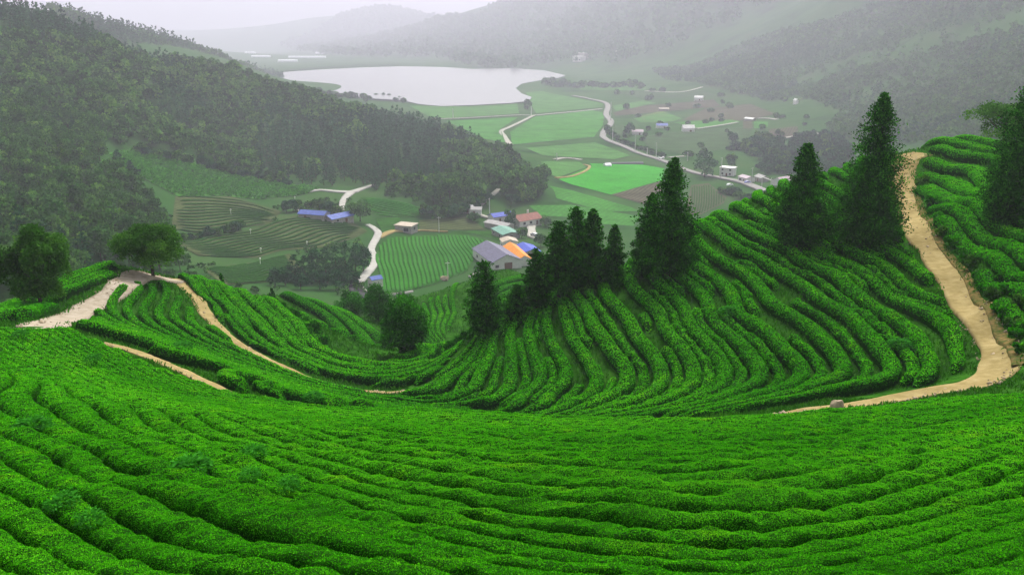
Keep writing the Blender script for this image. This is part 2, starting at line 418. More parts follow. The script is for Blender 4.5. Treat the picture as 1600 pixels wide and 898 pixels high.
    tint = np.clip(.80 - .50 * side ** 1.6 - .22 * (low < .5) + .07 * math.sin(seed * 12.9) + rng.normal(0, .12, m), 0, 1)
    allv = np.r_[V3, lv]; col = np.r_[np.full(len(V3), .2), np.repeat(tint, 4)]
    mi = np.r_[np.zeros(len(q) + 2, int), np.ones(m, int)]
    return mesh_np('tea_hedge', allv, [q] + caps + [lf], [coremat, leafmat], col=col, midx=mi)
EXPO = 1.36
HAZE = 0.00026
LEAF0 = .021
DENS = 1.0
# ------------------------------------------------------------------ camera, light, air
cam = bpy.data.cameras.new('camera'); co = bpy.data.objects.new('camera', cam); COL.objects.link(co)
cam.sensor_fit = 'HORIZONTAL'; cam.sensor_width = 36.0; cam.lens = FPX * 36.0 / 1600.0
cam.clip_start = .1; cam.clip_end = 30000
co.location = (0, 0, 0); co.rotation_euler = (PI / 2 - PITCH, 0, 0)
S.camera = co
SUN_EL, SUN_AZ = math.radians(46), math.radians(14)      # azimuth measured clockwise from +Y: ahead of the viewer, to the right
w = bpy.data.worlds.new('World'); S.world = w; w.use_nodes = True
nt = w.node_tree; bg = nt.nodes['Background']
sky = nt.nodes.new('ShaderNodeTexSky'); sky.sky_type = 'NISHITA'; sky.sun_disc = False
sky.sun_elevation = SUN_EL; sky.sun_rotation = SUN_AZ; sky.altitude = 200; sky.air_density = 1.0; sky.dust_density = 6.0; sky.ozone_density = 1.0
hs = nt.nodes.new('ShaderNodeHueSaturation'); hs.inputs['Saturation'].default_value = .22    # overcast: the cloud deck greys the sky
nt.links.new(sky.outputs[0], hs.inputs['Color']); nt.links.new(hs.outputs[0], bg.inputs['Color'])
bg.inputs['Strength'].default_value = .115
sl_ = bpy.data.lights.new('sun', 'SUN'); so = bpy.data.objects.new('sun', sl_); COL.objects.link(so)
sl_.energy = 1.5; sl_.angle = math.radians(12); sl_.color = (1, .96, .9)
dirv = Vector((math.sin(SUN_AZ) * math.cos(SUN_EL), math.cos(SUN_AZ) * math.cos(SUN_EL), math.sin(SUN_EL)))
so.rotation_euler = dirv.to_track_quat('Z', 'Y').to_euler(); so.location = (0, 0, 60)
S.view_settings.view_transform = 'Standard'; S.view_settings.look = 'None'; S.view_settings.gamma = 1; S.view_settings.exposure = EXPO
S.view_settings.use_curve_mapping = False
S.cycles.max_bounces = 5; S.cycles.diffuse_bounces = 3; S.cycles.glossy_bounces = 2; S.cycles.transmission_bounces = 3; S.cycles.volume_bounces = 1; S.cycles.transparent_max_bounces = 6
S.cycles.use_denoising = True; S.cycles.caustics_reflective = False; S.cycles.caustics_refractive = False
S.cycles.use_adaptive_sampling = True

HZ = mat('haze_air')[0]; _nt = HZ.node_tree
_nt.nodes.remove(_nt.nodes['Principled BSDF'])
pv = _nt.nodes.new('ShaderNodeVolumePrincipled'); pv.inputs['Color'].default_value = (.67, .655, .77, 1); pv.inputs['Density'].default_value = HAZE
pv.inputs['Anisotropy'].default_value = .2
_nt.links.new(pv.outputs[0], _nt.nodes['Material Output'].inputs['Volume'])
HZ.cycles.homogeneous_volume = True
ZLO, ZHI = float(GZ.min()) - 1.0, max(float(GZ.max()) + 14.0, 25.0)
def box_np(x0, x1, y0, y1, z0, z1):
    v = np.array([(x, y, z) for z in (z0, z1) for y in (y0, y1) for x in (x0, x1)], float)
    f = np.array([(0, 2, 3, 1), (4, 5, 7, 6), (0, 1, 5, 4), (2, 6, 7, 3), (0, 4, 6, 2), (1, 3, 7, 5)])
    return v, f
_v, _f = box_np(-11500, 11500, -60, 8900, ZLO, ZHI)
hz = link('haze', mesh_np('haze', _v, _f, HZ)); tag(hz, 'pale grey haze hanging over the whole valley', 'haze', kind='stuff')

# ------------------------------------------------------------------ terrain sheet
nL, nS = GQ.shape
_ty = np.exp(_gl) - Y0; _tx = _gs * (_ty + Y0)
tv = np.stack([_tx, _ty, GZ], -1).reshape(-1, 3)
_i = np.arange(nL - 1)[:, None] * nS + np.arange(nS - 1)[None, :]
tf = np.stack([_i, _i + 1, _i + nS + 1, _i + nS], -1).reshape(-1, 4)
def ground_mat():
    m, nt, b = mat('ground', .95, .0)
    g = nt.nodes.new('ShaderNodeNewGeometry')
    n = nd(nt, 'ShaderNodeTexNoise', Scale=.9, Detail=8.0, Roughness=.65); nt.links.new(g.outputs['Position'], n.inputs['Vector'])
    near = ramp(nt, n.outputs['Fac'], [(.3, (.008, .03, .004)), (.5, (.018, .075, .006)), (.68, (.035, .12, .010)), (.8, (.07, .07, .03))])
    n2 = nd(nt, 'ShaderNodeTexNoise', Scale=.016, Detail=7.0, Roughness=.62); nt.links.new(g.outputs['Position'], n2.inputs['Vector'])
    far = ramp(nt, n2.outputs['Fac'], [(.3, (.012, .034, .010)), (.45, (.022, .068, .014)), (.6, (.034, .075, .020)), (.75, (.05, .062, .028))])
    sp = nt.nodes.new('ShaderNodeSeparateXYZ'); nt.links.new(g.outputs['Position'], sp.inputs[0])
    mr = nd(nt, 'ShaderNodeMapRange'); mr.inputs[1].default_value = 120; mr.inputs[2].default_value = 260; nt.links.new(sp.outputs['Y'], mr.inputs[0])
    mx = nd(nt, 'ShaderNodeMix', data_type='RGBA'); nt.links.new(mr.outputs[0], mx.inputs['Factor']); nt.links.new(near.outputs[0], mx.inputs[6]); nt.links.new(far.outputs[0], mx.inputs[7])
    nt.links.new(mx.outputs[2], b.inputs['Base Color'])
    n3 = nd(nt, 'ShaderNodeTexNoise', Scale=4.0, Detail=6.0); nt.links.new(g.outputs['Position'], n3.inputs['Vector'])
    bp = nd(nt, 'ShaderNodeBump', Strength=.8, Distance=.12); nt.links.new(n3.outputs['Fac'], bp.inputs['Height']); nt.links.new(bp.outputs['Normal'], b.inputs['Normal'])
    return m
M_GROUND = ground_mat()
tag(link('terrain', mesh_np('terrain', tv, tf, M_GROUND, smooth=True)), 'rolling green ground of the valley and its hills', 'terrain', kind='structure')

# ------------------------------------------------------------------ draped sheets (paths, roads, fields, water)
def drape(poly_xy, m, name, off, cell, kind='structure', flat=None):
    pts = [Vector(p) for p in poly_xy]; n = len(pts)
    xs = [p[0] for p in poly_xy]; ys = [p[1] for p in poly_xy]
    pl = np.array(poly_xy)
    gx = np.arange(min(xs) + cell * .5, max(xs), cell); gy = np.arange(min(ys) + cell * .5, max(ys), cell)
    if len(gx) and len(gy):
        G = np.stack(np.meshgrid(gx, gy), -1).reshape(-1, 2)
        G = G[in_poly(G[:, 0], G[:, 1], poly_xy)]
        for p in G[:6000]: pts.append(Vector(p))
    edges = [(i, (i + 1) % n) for i in range(n)]
    vo, _, fo = geometry.delaunay_2d_cdt(pts, edges, [list(range(n))], 1, 1e-4)[:3]
    xy = np.array([(p.x, p.y) for p in vo])
    z = gz(xy[:, 0], xy[:, 1]) + off if flat is None else np.full(len(xy), flat)
    tri = np.array([f for f in fo if len(f) == 3])
    a, b_, c = xy[tri[:, 0]], xy[tri[:, 1]], xy[tri[:, 2]]
    cr = (b_[:, 0] - a[:, 0]) * (c[:, 1] - a[:, 1]) - (b_[:, 1] - a[:, 1]) * (c[:, 0] - a[:, 0])
    tri = np.where((cr < 0)[:, None], tri[:, ::-1], tri)
    o = link(name, mesh_np(name, np.c_[xy, z], tri, m, smooth=True)); tag(o, kind=kind); return o
def dense(pl, step):
    out = [pl[0]]
    for (x0, y0), (x1, y1) in zip(pl[:-1], pl[1:]):
        k = max(1, int(math.hypot(x1 - x0, y1 - y0) / step))
        out += [(x0 + (x1 - x0) * i / k, y0 + (y1 - y0) * i / k) for i in range(1, k + 1)]
    return out
def spline(pl, per=8):
    p = np.array([pl[0]] + list(pl) + [pl[-1]], float); out = []
    for i in range(1, len(p) - 2):
        for t in np.linspace(0, 1, per, endpoint=False):
            a, b, c, d = p[i - 1], p[i], p[i + 1], p[i + 2]
            out.append(.5 * ((2 * b) + (-a + c) * t + (2 * a - 5 * b + 4 * c - d) * t * t + (-a + 3 * b - 3 * c + d) * t ** 3))
    out.append(p[-2]); return np.array(out)
def ribbon(name, xy, w, m, off, across=6, ragged=.12, crown=0.0, seed=0, kind='structure', skirt=.25, zs=None):
    """strip of ground along a centre line; w is a width or one width per point"""
    xy = np.asarray(xy, float); n = len(xy); w = np.broadcast_to(np.asarray(w, float), (n,))
    tan = np.gradient(xy, axis=0); tan /= np.maximum(np.hypot(*tan.T)[:, None], 1e-9); nor = np.c_[-tan[:, 1], tan[:, 0]]
    f = np.linspace(-.5, .5, across)
    arc = np.r_[0, np.cumsum(np.hypot(*np.diff(xy, axis=0).T))]
    wl = w * (1 + ragged * vnoise(arc / (w.mean() * .7), arc * 0 + seed, 31)); wr = w * (1 + ragged * vnoise(arc / (w.mean() * .7), arc * 0 + seed + 9, 32))
    W = np.where(f[None, :] < 0, wl[:, None], wr[:, None]) * f[None, :]
    px = xy[:, None, 0] + nor[:, None, 0] * W; py = xy[:, None, 1] + nor[:, None, 1] * W
    pz = gz(px, py)
    if crown is not None: pz = pz * .4 + gz(xy[:, 0], xy[:, 1])[:, None] * .6
    for _ in range(3): pz[1:-1] = .25 * pz[:-2] + .5 * pz[1:-1] + .25 * pz[2:]        # worn smooth along its length
    pz = np.maximum(pz, gz(px, py) - .02) + off
    for _ in range(2): pz[1:-1] = .25 * pz[:-2] + .5 * pz[1:-1] + .25 * pz[2:]
    V3 = np.stack([px, py, pz], -1)
    L = V3[:, :1].copy(); R = V3[:, -1:].copy(); L[..., 2] -= skirt; R[..., 2] -= skirt
    L[..., :2] -= nor[:, None] * -0.0; V3 = np.concatenate([L, V3, R], 1); k = across + 2
    i = np.arange(n - 1)[:, None] * k + np.arange(k - 1)[None, :]
    q = np.stack([i, i + k, i + k + 1, i + 1], -1).reshape(-1, 4)
    o = link(name, mesh_np(name, V3.reshape(-1, 3), q[:, ::-1], m, smooth=True)); tag(o, kind=kind); return o
def hits(pl, **k): return [(lambda h: (h.x, h.y))(hit(u, v, **k)) for u, v in pl]
# ------------------------------------------------------------------ tea hedges
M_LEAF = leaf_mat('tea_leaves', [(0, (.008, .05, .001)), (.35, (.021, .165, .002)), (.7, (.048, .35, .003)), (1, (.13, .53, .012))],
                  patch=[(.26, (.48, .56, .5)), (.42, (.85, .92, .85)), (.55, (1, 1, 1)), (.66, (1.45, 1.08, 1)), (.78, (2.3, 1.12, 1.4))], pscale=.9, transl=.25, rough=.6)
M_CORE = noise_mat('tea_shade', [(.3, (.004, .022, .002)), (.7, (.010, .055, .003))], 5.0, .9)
M_FARTEA = noise_mat('far_tea', [(.3, (.009, .036, .006)), (.55, (.016, .060, .009)), (.75, (.034, .095, .016))], 1.3, .85, bump=.12, scale2=.03, stops2=[(.35, (.75, .8, .8)), (.65, (1.15, 1.1, 1))])
ROWS = 0
def rows(guides, poly, levels, ymin, ymax, hw, hh, label, group, minor=None, leaf=.045, dens=1.0, step=.3, n=320, smin=-.95, smax=.95, leafm=None, corem=None, lam=1e-4, gap=0.0, cap=.75, seed0=0, minrun=4, wild=0.0, spmax=2.3, minor_from=0):
    global ROWS
    F = row_field(guides, lam)
    for lev, xy, sp in contours(F, smin, smax, ymin, ymax, n, levels):
        is_minor = minor is not None and abs(lev - round(lev)) > .2
        xy, sp, arc = resample(xy, sp, step)
        if len(xy) < 6: continue
        u, v = proj(xy[:, 0], xy[:, 1], gz(xy[:, 0], xy[:, 1]))
        sd = seed0 + int(lev * 2 + 400)
        ok = in_poly(u, v, poly) & (xy[:, 1] > ymin) & (xy[:, 1] < ymax)
        if gap: ok &= vnoise(arc / 3.0, arc * 0 + sd * 5.3, 41) > (gap * 2 - 1)
        if is_minor: ok &= vnoise(arc / 4.0, arc * 0 + sd * 5.3, 42) > -.45
        if is_minor and minor_from: ok &= (u > minor_from) | (v > 548)
        for a, b in clip_runs(ok, minrun):
            ln = arc[b - 1] - arc[a]
            if ln < 2.0: continue
            p = xy[a:b]; s = np.clip(sp[a:b], .5, spmax)
            fac = (minor if is_minor else 1.0)
            W = hw * s * fac; Hh = np.minimum(hh * s, cap) * (.74 if is_minor else 1)
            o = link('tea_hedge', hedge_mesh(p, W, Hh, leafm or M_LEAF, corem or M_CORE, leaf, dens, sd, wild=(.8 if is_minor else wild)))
            tag(o, label, 'tea hedge', group); ROWS += 1
FORE = [(6.5, [(0, 516)]), (8.5, [(60, 518)]), (12, [(160, 537)]), (14.5, [(250, 572)]), (16.5, [(350, 614)]), (17.5, [(500, 647), (700, 658), (900, 670), (1080, 668), (1300, 642), (1450, 622), (1560, 600)]),
        (3, [(800, 850), (950, 875), (1150, 885), (1250, 870), (1400, 840), (1600, 795)]),
        (4, [(800, 820), (975, 840), (1200, 845), (1300, 835), (1400, 810), (1500, 780), (1600, 740)]),
        (5.4, [(800, 780), (950, 800), (1150, 800), (1275, 790), (1400, 755), (1600, 700)]),
        (9.5, [(800, 712), (1000, 730), (1200, 720), (1350, 695), (1600, 655)]),
        (1.7, [(1300, 898), (1450, 860), (1600, 825)]),
        (2.1, [(0, 565), (50, 590), (115, 622), (175, 665), (280, 720), (400, 765), (500, 800), (650, 845), (800, 880)]),
        (4.3, [(0, 538), (60, 567), (140, 607), (250, 650), (350, 700), (450, 725), (550, 755), (675, 790)]),
        (6.6, [(90, 556), (175, 596), (400, 665), (550, 710), (800, 755)]),
        (.8, [(0, 640), (50, 675), (100, 710), (215, 770), (400, 810), (500, 840), (600, 870), (700, 895)]),
        (-.4, [(-60, 680), (0, 715), (75, 750), (175, 800), (270, 850), (350, 890)]),
        (-1.6, [(0, 790), (100, 845), (190, 895)])]
fore_poly = [(-400, 1100), (-400, 540), (0, 520), (105, 518), (165, 543), (250, 580), (355, 618), (500, 644), (700, 656), (900, 672), (1080, 678), (1250, 668), (1350, 660), (1450, 645), (1545, 634), (1600, 636), (1700, 640), (2100, 640), (2100, 1400), (800, 1800)]
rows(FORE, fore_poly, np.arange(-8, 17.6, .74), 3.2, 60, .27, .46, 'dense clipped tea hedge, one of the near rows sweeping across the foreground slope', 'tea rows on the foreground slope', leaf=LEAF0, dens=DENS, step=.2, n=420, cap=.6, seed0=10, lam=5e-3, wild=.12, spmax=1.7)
bowl_poly = [(118, 516), (195, 446), (205, 442), (258, 440), (292, 470), (330, 515), (392, 560), (478, 597), (600, 623), (660, 616), (690, 590), (735, 530), (735, 480), (850, 440), (985, 390), (1100, 310), (1200, 270), (1330, 235), (1395, 240),
             (1388, 300), (1398, 340), (1409, 370), (1424, 400), (1470, 470), (1520, 545), (1508, 580), (1448, 603), (1300, 627), (1080, 655), (900, 662), (700, 653), (500, 642), (356, 610), (250, 562), (165, 528)]
BOWLG = [b for b in BOWL if b[0] != 12] + [(12, [(1370, 457), (1460, 505), (1490, 560)])] + INNER + [(13.6, [c for c in CPATH if 160 < c[0] < 1556 and c[1] > 500]), (-11.5, [(620, 565)]), (7, [(1045, 425)]), (3, [(880, 465)]), (10.4, [(1100, 349), (1155, 383), (1221, 420)]), (11, [(1125, 341), (1192, 380)]), (12, [(1160, 331), (1214, 358), (1274, 400)]), (13, [(1184, 316), (1214, 336), (1330, 402), (1420, 460)]), (14, [(1235, 303), (1280, 320), (1360, 383), (1442, 440)]), (15, [(1275, 288), (1306, 306), (1386, 365), (1431, 394), (1470, 420)]), (16, [(1310, 276), (1350, 300), (1400, 345)]), (17, [(1345, 268), (1390, 300)]), (14.3, [(1480, 450)])]
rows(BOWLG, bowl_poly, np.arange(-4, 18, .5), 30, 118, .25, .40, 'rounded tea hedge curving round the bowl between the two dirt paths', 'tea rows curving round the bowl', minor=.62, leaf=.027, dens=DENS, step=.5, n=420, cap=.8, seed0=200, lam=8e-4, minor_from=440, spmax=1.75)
inner_poly = [(275, 437), (300, 428), (440, 472), (515, 545), (560, 572), (600, 556), (690, 538), (735, 522), (690, 582), (655, 603), (600, 609), (480, 584), (400, 547), (343, 503), (305, 455)]
rows(BOWLG, inner_poly, np.arange(-13, -4.8, .5), 50, 95, .26, .42, 'rounded tea hedge on the slope below the thin dirt trail', 'tea rows below the thin dirt trail', minor=.62, leaf=.027, dens=DENS, step=.5, n=320, cap=.8, seed0=300, lam=8e-4)
rows([(0, [(432, 458), (480, 471), (530, 487), (592, 517)]), (3.5, [(450, 478), (500, 502), (560, 535)]), (6.5, [(470, 500), (520, 530), (560, 553)])],
     [(432, 456), (530, 484), (597, 518), (598, 556), (545, 552), (500, 525), (455, 490)], np.arange(0, 8.5, 1.0), 80, 125, .36, .46, 'tea hedge on the narrow slope beyond the shrubby gully', 'tea rows beyond the gully', leaf=.027, dens=DENS, step=.6, n=200, cap=.8, seed0=400)
rows([(0, [(640, 480), (650, 505), (668, 535)]), (3.5, [(681, 455), (684, 496), (688, 530)]), (5.6, [(710, 446), (707, 490), (698, 525)]), (7.5, [(730, 440), (722, 480)])],
     [(625, 480), (700, 455), (722, 440), (712, 490), (695, 540), (664, 548), (650, 520)], np.arange(-1, 7.5, 1.0), 90, 150, .34, .42, 'tea hedge on the knoll behind the round dark tree', 'tea rows on the knoll', leaf=.027, dens=DENS, step=.6, n=220, cap=.8, seed0=500)
rows([(0, [(745, 458), (790, 436), (830, 428)]), (2, [(750, 480), (790, 462), (825, 455)])],
     [(742, 456), (790, 436), (850, 428), (840, 460), (770, 485)], np.arange(-1, 5, .8), 90, 160, .34, .42, 'tea hedge on the brow in front of the barn', 'tea rows in front of the barn', leaf=.027, dens=DENS, step=.6, n=200, cap=.8, seed0=540)
rows([(0, [(1475, 225), (1555, 247), (1600, 258)]), (1.2, [(1445, 237), (1486, 248), (1545, 256)]), (2.3, [(1427, 255), (1467, 277), (1541, 303)]), (3.6, [(1430, 290), (1486, 314), (1559, 350), (1600, 369)]), (5.2, [(1504, 350), (1541, 387), (1600, 420)]), (6.7, [(1540, 428), (1600, 456)]), (8, [(1580, 500), (1610, 510)])],
     [(1432, 262), (1450, 232), (1500, 205), (1900, 150), (1900, 575), (1592, 575), (1552, 470), (1510, 400), (1474, 360), (1450, 330), (1436, 300)], np.arange(-1, 8.5, 1.0), 32, 112, .40, .46, 'leafy tea hedge on the bank above the wide dirt path', 'tea rows above the wide dirt path', leaf=.027, dens=DENS, step=.4, n=300, cap=.85, seed0=600, wild=.5)
rows([(0, [(0, 492), (60, 468), (130, 440), (190, 420)]), (2, [(10, 510), (70, 487), (140, 455), (190, 435)])],
     [(-40, 520), (40, 512), (110, 470), (185, 432), (192, 415), (130, 420), (60, 450), (-40, 480)], np.arange(-1.5, 3, .75), 52, 84, .36, .46, 'tea hedge on the verge left of the pale trail', 'tea rows left of the pale trail', leaf=.027, dens=DENS, step=.5, n=200, cap=.8, seed0=700, wild=.6)
print('ROWS', ROWS)
# ------------------------------------------------------------------ paths
M_DIRT = noise_mat('dirt', [(.3, (.19, .15, .062)), (.5, (.25, .20, .090)), (.7, (.30, .25, .125))], 1.6, .95, 8, bump=.05, bscale=3, scale2=.25, stops2=[(.35, (.8, .78, .72)), (.6, (1.05, 1.03, 1))])
M_PALE = noise_mat('pale_gravel', [(.3, (.20, .165, .115)), (.5, (.28, .24, .18)), (.7, (.35, .31, .255))], 1.6, .95, 8, bump=.05, bscale=3)
cp = np.array(hits([(1225, 649), (1265, 643), (1345, 634), (1410, 623), (1475, 612), (1528, 602), (1558, 582), (1555, 540), (1528, 500), (1500, 468), (1460, 400), (1439, 370), (1423, 340), (1412, 300), (1406, 268), (1416, 248), (1442, 240)]))
cpw = np.array([.4, .9, 1.1, 1.3, 1.5, 1.7, 1.75, 1.4, 1.3, 1.35, 1.8, 2.0, 2.3, 2.7, 3.2, 3.0, 2.6])
PATHS = []
def path(name, pts, ws, m, label, off=.06, per=10, **k):
    p = spline(pts, per); ww = np.interp(np.linspace(0, 1, len(p)), np.linspace(0, 1, len(ws)), ws)
    PATHS.append((p[::4], float(np.mean(ws))))
    o = ribbon(name, p, ww, m, off, **k); o['label'] = label; return o
path('dirt_path', cp, cpw, M_DIRT, 'wide sandy dirt path bending round the right hill', across=9, ragged=.07)
path('dirt_trail', hits([(272, 436), (298, 460), (318, 485), (340, 512), (372, 538), (405, 557), (440, 573), (480, 591), (530, 606), (600, 614), (650, 610)]), [1.3, 1.5, 1.2, 1.0, .85, .75, .7, .6, .45, .35, .7], M_DIRT, 'thin sandy trail winding down past the big tree')
path('dirt_trail', hits([(160, 537), (210, 551), (265, 573), (310, 594), (355, 615)]), [.45, .6, .65, .65, .6], M_DIRT, 'short sandy trail cutting across the left slope')
path('gravel_trail', hits([(275, 438), (240, 432), (205, 436), (180, 455), (140, 480), (95, 500), (60, 515)]), [2.0, 2.4, 2.4, 2.2, 2.2, 2.6, 2.6], M_PALE, 'pale gravel trail curving left of the big tree', across=8)
M_BANK = noise_mat('earth_bank', [(.35, (.025, .06, .010)), (.5, (.085, .075, .025)), (.68, (.19, .12, .05))], 2.2, .95, 8, bump=.06, bscale=5)
eb = np.array(hits([(1592, 572), (1582, 540), (1554, 500), (1526, 470), (1490, 410), (1466, 375), (1446, 340), (1432, 305)]))
o = ribbon('earth_bank', spline(eb, 10), np.array([.4] + [1.0] * 60 + [.5])[:1].repeat(len(spline(eb, 10))) * 1.3, M_BANK, .08, across=9, ragged=.12, seed=5); o['label'] = 'crumbling brown earth bank beside the wide dirt path'
# ------------------------------------------------------------------ trees
def leaf_quads(pos, ax, L, wr, rng, nrm=None):
    m = len(pos)
    ax = ax / np.maximum(np.linalg.norm(ax, axis=1)[:, None], 1e-9)
    sd = np.cross(ax, rng.normal(size=(m, 3)) if nrm is None else nrm + .5 * rng.normal(size=(m, 3)))
    sd /= np.maximum(np.linalg.norm(sd, axis=1)[:, None], 1e-9)
    L = np.asarray(L).reshape(-1, 1); W = L * wr
    p0 = pos - ax * L * .4; p1 = pos + ax * L * .6; md = pos + ax * L * .15
    return np.stack([p0, md + sd * W, p1, md - sd * W], 1).reshape(-1, 3)
def conifer_crown(h, r, n, leaf, seed, bare=.08, power=.85, rough=.22, spire=1.0, nb=None):
    """branch sprays on a cone: sprays lift at the tip, gaps between the tiers, ragged outline"""
    rng = np.random.default_rng(seed)
    nb = nb or max(24, n // 45)
    t = bare + (1 - bare) * rng.random(nb) ** 1.25 * .985
    az = rng.random(nb) * 2 * PI
    x = (t - bare) / (1 - bare)
    prof = r * (1 - x) ** power * np.clip(.42 + x * 3.6, 0, 1)
    ln = prof * (1 - rough + 2 * rough * rng.random(nb)) * (1 + .28 * vnoise(az * 1.3, t * 4 + seed, 51)) + .05 * r
    ln *= np.where(rng.random(nb) < .06, 1.25, 1)
    wgt = (ln + .1 * r); wgt /= wgt.sum()
    # a few tufts per branch, most of them near the tip; the tufts give the lumpy outline
    nt_ = 4; tb = np.repeat(np.arange(nb), nt_); q = np.tile([.95, .74, .5, .22], nb) + rng.normal(0, .06, nb * nt_)
    tr = (.125 + .055 * rng.random(nb * nt_)) * (ln[tb] * .55 + r * .45) * np.clip(1.15 - .55 * x[tb], .4, 1)
    rad = ln[tb] * q; lift = (.05 + .3 * x[tb]) * rad - .20 * rad * (1 - x[tb]); aj = az[tb] + rng.normal(0, .10, nb * nt_)
    tc = np.c_[np.cos(aj) * rad, np.sin(aj) * rad, h * t[tb] + lift]
    ki = rng.choice(nb * nt_, n, p=tr ** 2 / (tr ** 2).sum()); bi = tb[ki]
    e = rng.normal(size=(n, 3)); e /= np.linalg.norm(e, axis=1)[:, None]
    pos = tc[ki] + e * (tr[ki] * rng.uniform(.45, 1.05, n))[:, None] * np.array([1, 1, .85])
    dirx, diry = np.cos(az[bi]), np.sin(az[bi])
    pos[:, 2] = np.minimum(pos[:, 2], h * 1.0)
    top = int(n * .05)
    tq = rng.random(top) ** .7; pos[:top] = np.c_[rng.normal(0, 1, (top, 2)) * (.015 + .17 * tq)[:, None] * r, h * (1 - .20 * tq)]
    ax = np.c_[dirx, diry, .35 + .5 * x[bi]] * .6 + e * .8 + .4 * rng.normal(size=(n, 3))
    ti = np.clip(.40 + .17 * rng.normal(size=nb)[bi] + .17 * rng.normal(size=nb * nt_)[ki] + .17 * rng.normal(size=n), 0, 1)
    return leaf_quads(pos, ax, leaf * rng.uniform(.6, 1.35, n), .30, rng), ti
def broad_crown(h, r, n, leaf, seed, base=.25, lobes=14, flat=1.0):
    """lobes of leaf sprays round a shared middle, with open gaps between them"""
    rng = np.random.default_rng(seed)
    zc = h * (base + 1) / 2; hz_ = h * (1 - base) / 2
    d = rng.normal(size=(lobes, 3)); d[:, 2] = d[:, 2] * .8 + .15; d /= np.linalg.norm(d, axis=1)[:, None]
    cen = d * np.array([r, r, hz_]) * rng.uniform(.5, .78, lobes)[:, None]; lr = rng.uniform(.30, .46, lobes)
    li = rng.choice(lobes, n, p=lr ** 2 / (lr ** 2).sum())
    e = rng.normal(size=(n, 3)); e /= np.linalg.norm(e, axis=1)[:, None]
    e[:, 2] = np.where(e[:, 2] < -.35, -e[:, 2], e[:, 2])
    lump = 1 + .22 * vnoise(e[:, 0] * 3 + li * 7, e[:, 1] * 3 + e[:, 2] * 2, 52)
    pos = cen[li] + e * (lr[li] * rng.uniform(.62, 1.05, n) * lump)[:, None] * np.array([r, r, hz_ * flat])
    pos[:, 2] += zc
    ax = e + .7 * rng.normal(size=(n, 3)); ax[:, 2] -= .15
    ti = np.clip(.47 + .18 * rng.normal(size=lobes)[li] + .17 * rng.normal(size=n), 0, 1)
    return leaf_quads(pos, ax, leaf * rng.uniform(.6, 1.35, n), .42, rng, e), ti
def tube(pts, rad, k=7):
    pts = np.asarray(pts, float); n = len(pts); V3 = []
    for i in range(n):
        t = pts[min(i + 1, n - 1)] - pts[max(i - 1, 0)]; t /= np.linalg.norm(t)
        a = np.cross(t, [0.3, .9, .1]); a /= np.linalg.norm(a); b = np.cross(t, a)
        for j in range(k):
            q = 2 * PI * j / k; V3.append(pts[i] + (a * math.cos(q) + b * math.sin(q)) * rad[i])
    i = np.arange(n - 1)[:, None] * k; j = np.arange(k)[None, :]; j2 = (j + 1) % k
    return np.array(V3), np.stack([i + j, i + j2, i + k + j2, i + k + j], -1).reshape(-1, 4)
def trunk_mesh(h, r0, seed, limbs=0, reach=1.0, top=.92, lean=.02, z0=.2):
    rng = np.random.default_rng(seed)
    zz = np.linspace(-.25, h * top, 7); off = np.cumsum(rng.normal(0, lean * h * .1, (7, 2)), axis=0); off -= off[0]
    pts = np.c_[off, zz]; rad = r0 * (1 - np.linspace(0, .9, 7)); rad[0] *= 1.35
    vs, fs = tube(pts, rad); V3, F3 = [vs], [fs]; nv = len(vs)
    for i in range(limbs):
        t = rng.uniform(z0, .8); a = rng.random() * 2 * PI + i * 2.4
        p0 = np.array([np.interp(t * h, zz, pts[:, 0]), np.interp(t * h, zz, pts[:, 1]), t * h])
        L = reach * rng.uniform(.55, .9) * (1 - .4 * t)
        p1 = p0 + np.array([math.cos(a) * L * .5, math.sin(a) * L * .5, L * .35]); p2 = p0 + np.array([math.cos(a) * L, math.sin(a) * L, L * .75])
        vs, fs = tube([p0, p1, p2], [r0 * .45 * (1 - .4 * t), r0 * .28, r0 * .08], 5); V3.append(vs); F3.append(fs + nv); nv += len(vs)
    return np.concatenate(V3), np.concatenate(F3)
M_SUGI = leaf_mat('cedar_foliage', [(0, (.005, .034, .002)), (.5, (.016, .115, .004)), (1, (.065, .32, .012))], transl=.12, rough=.6)
M_BROAD = leaf_mat('broadleaf_foliage', [(0, (.014, .055, .005)), (.5, (.042, .145, .012)), (1, (.11, .27, .028))], transl=.2, rough=.6)
M_FORB = leaf_mat('forest_broadleaf', [(0, (.016, .054, .012)), (.5, (.046, .145, .028)), (1, (.105, .25, .045))], patch=[(.3, (.55, .68, .75)), (.5, (1, 1, 1)), (.7, (1.6, 1.35, .95))], pscale=.11, transl=.15, rough=.7)
M_FORC = leaf_mat('forest_conifer', [(0, (.009, .045, .016)), (.5, (.024, .105, .036)), (1, (.055, .17, .058))], patch=[(.3, (.8, .85, .9)), (.6, (1.1, 1.05, 1))], pscale=.06, transl=.1, rough=.7)
M_BARK = noise_mat('bark', [(.3, (.022, .016, .010)), (.7, (.06, .044, .028))], 9, .95, 6, bump=.02)
LEAFN = lambda k: (np.arange(k * 4).reshape(-1, 4))
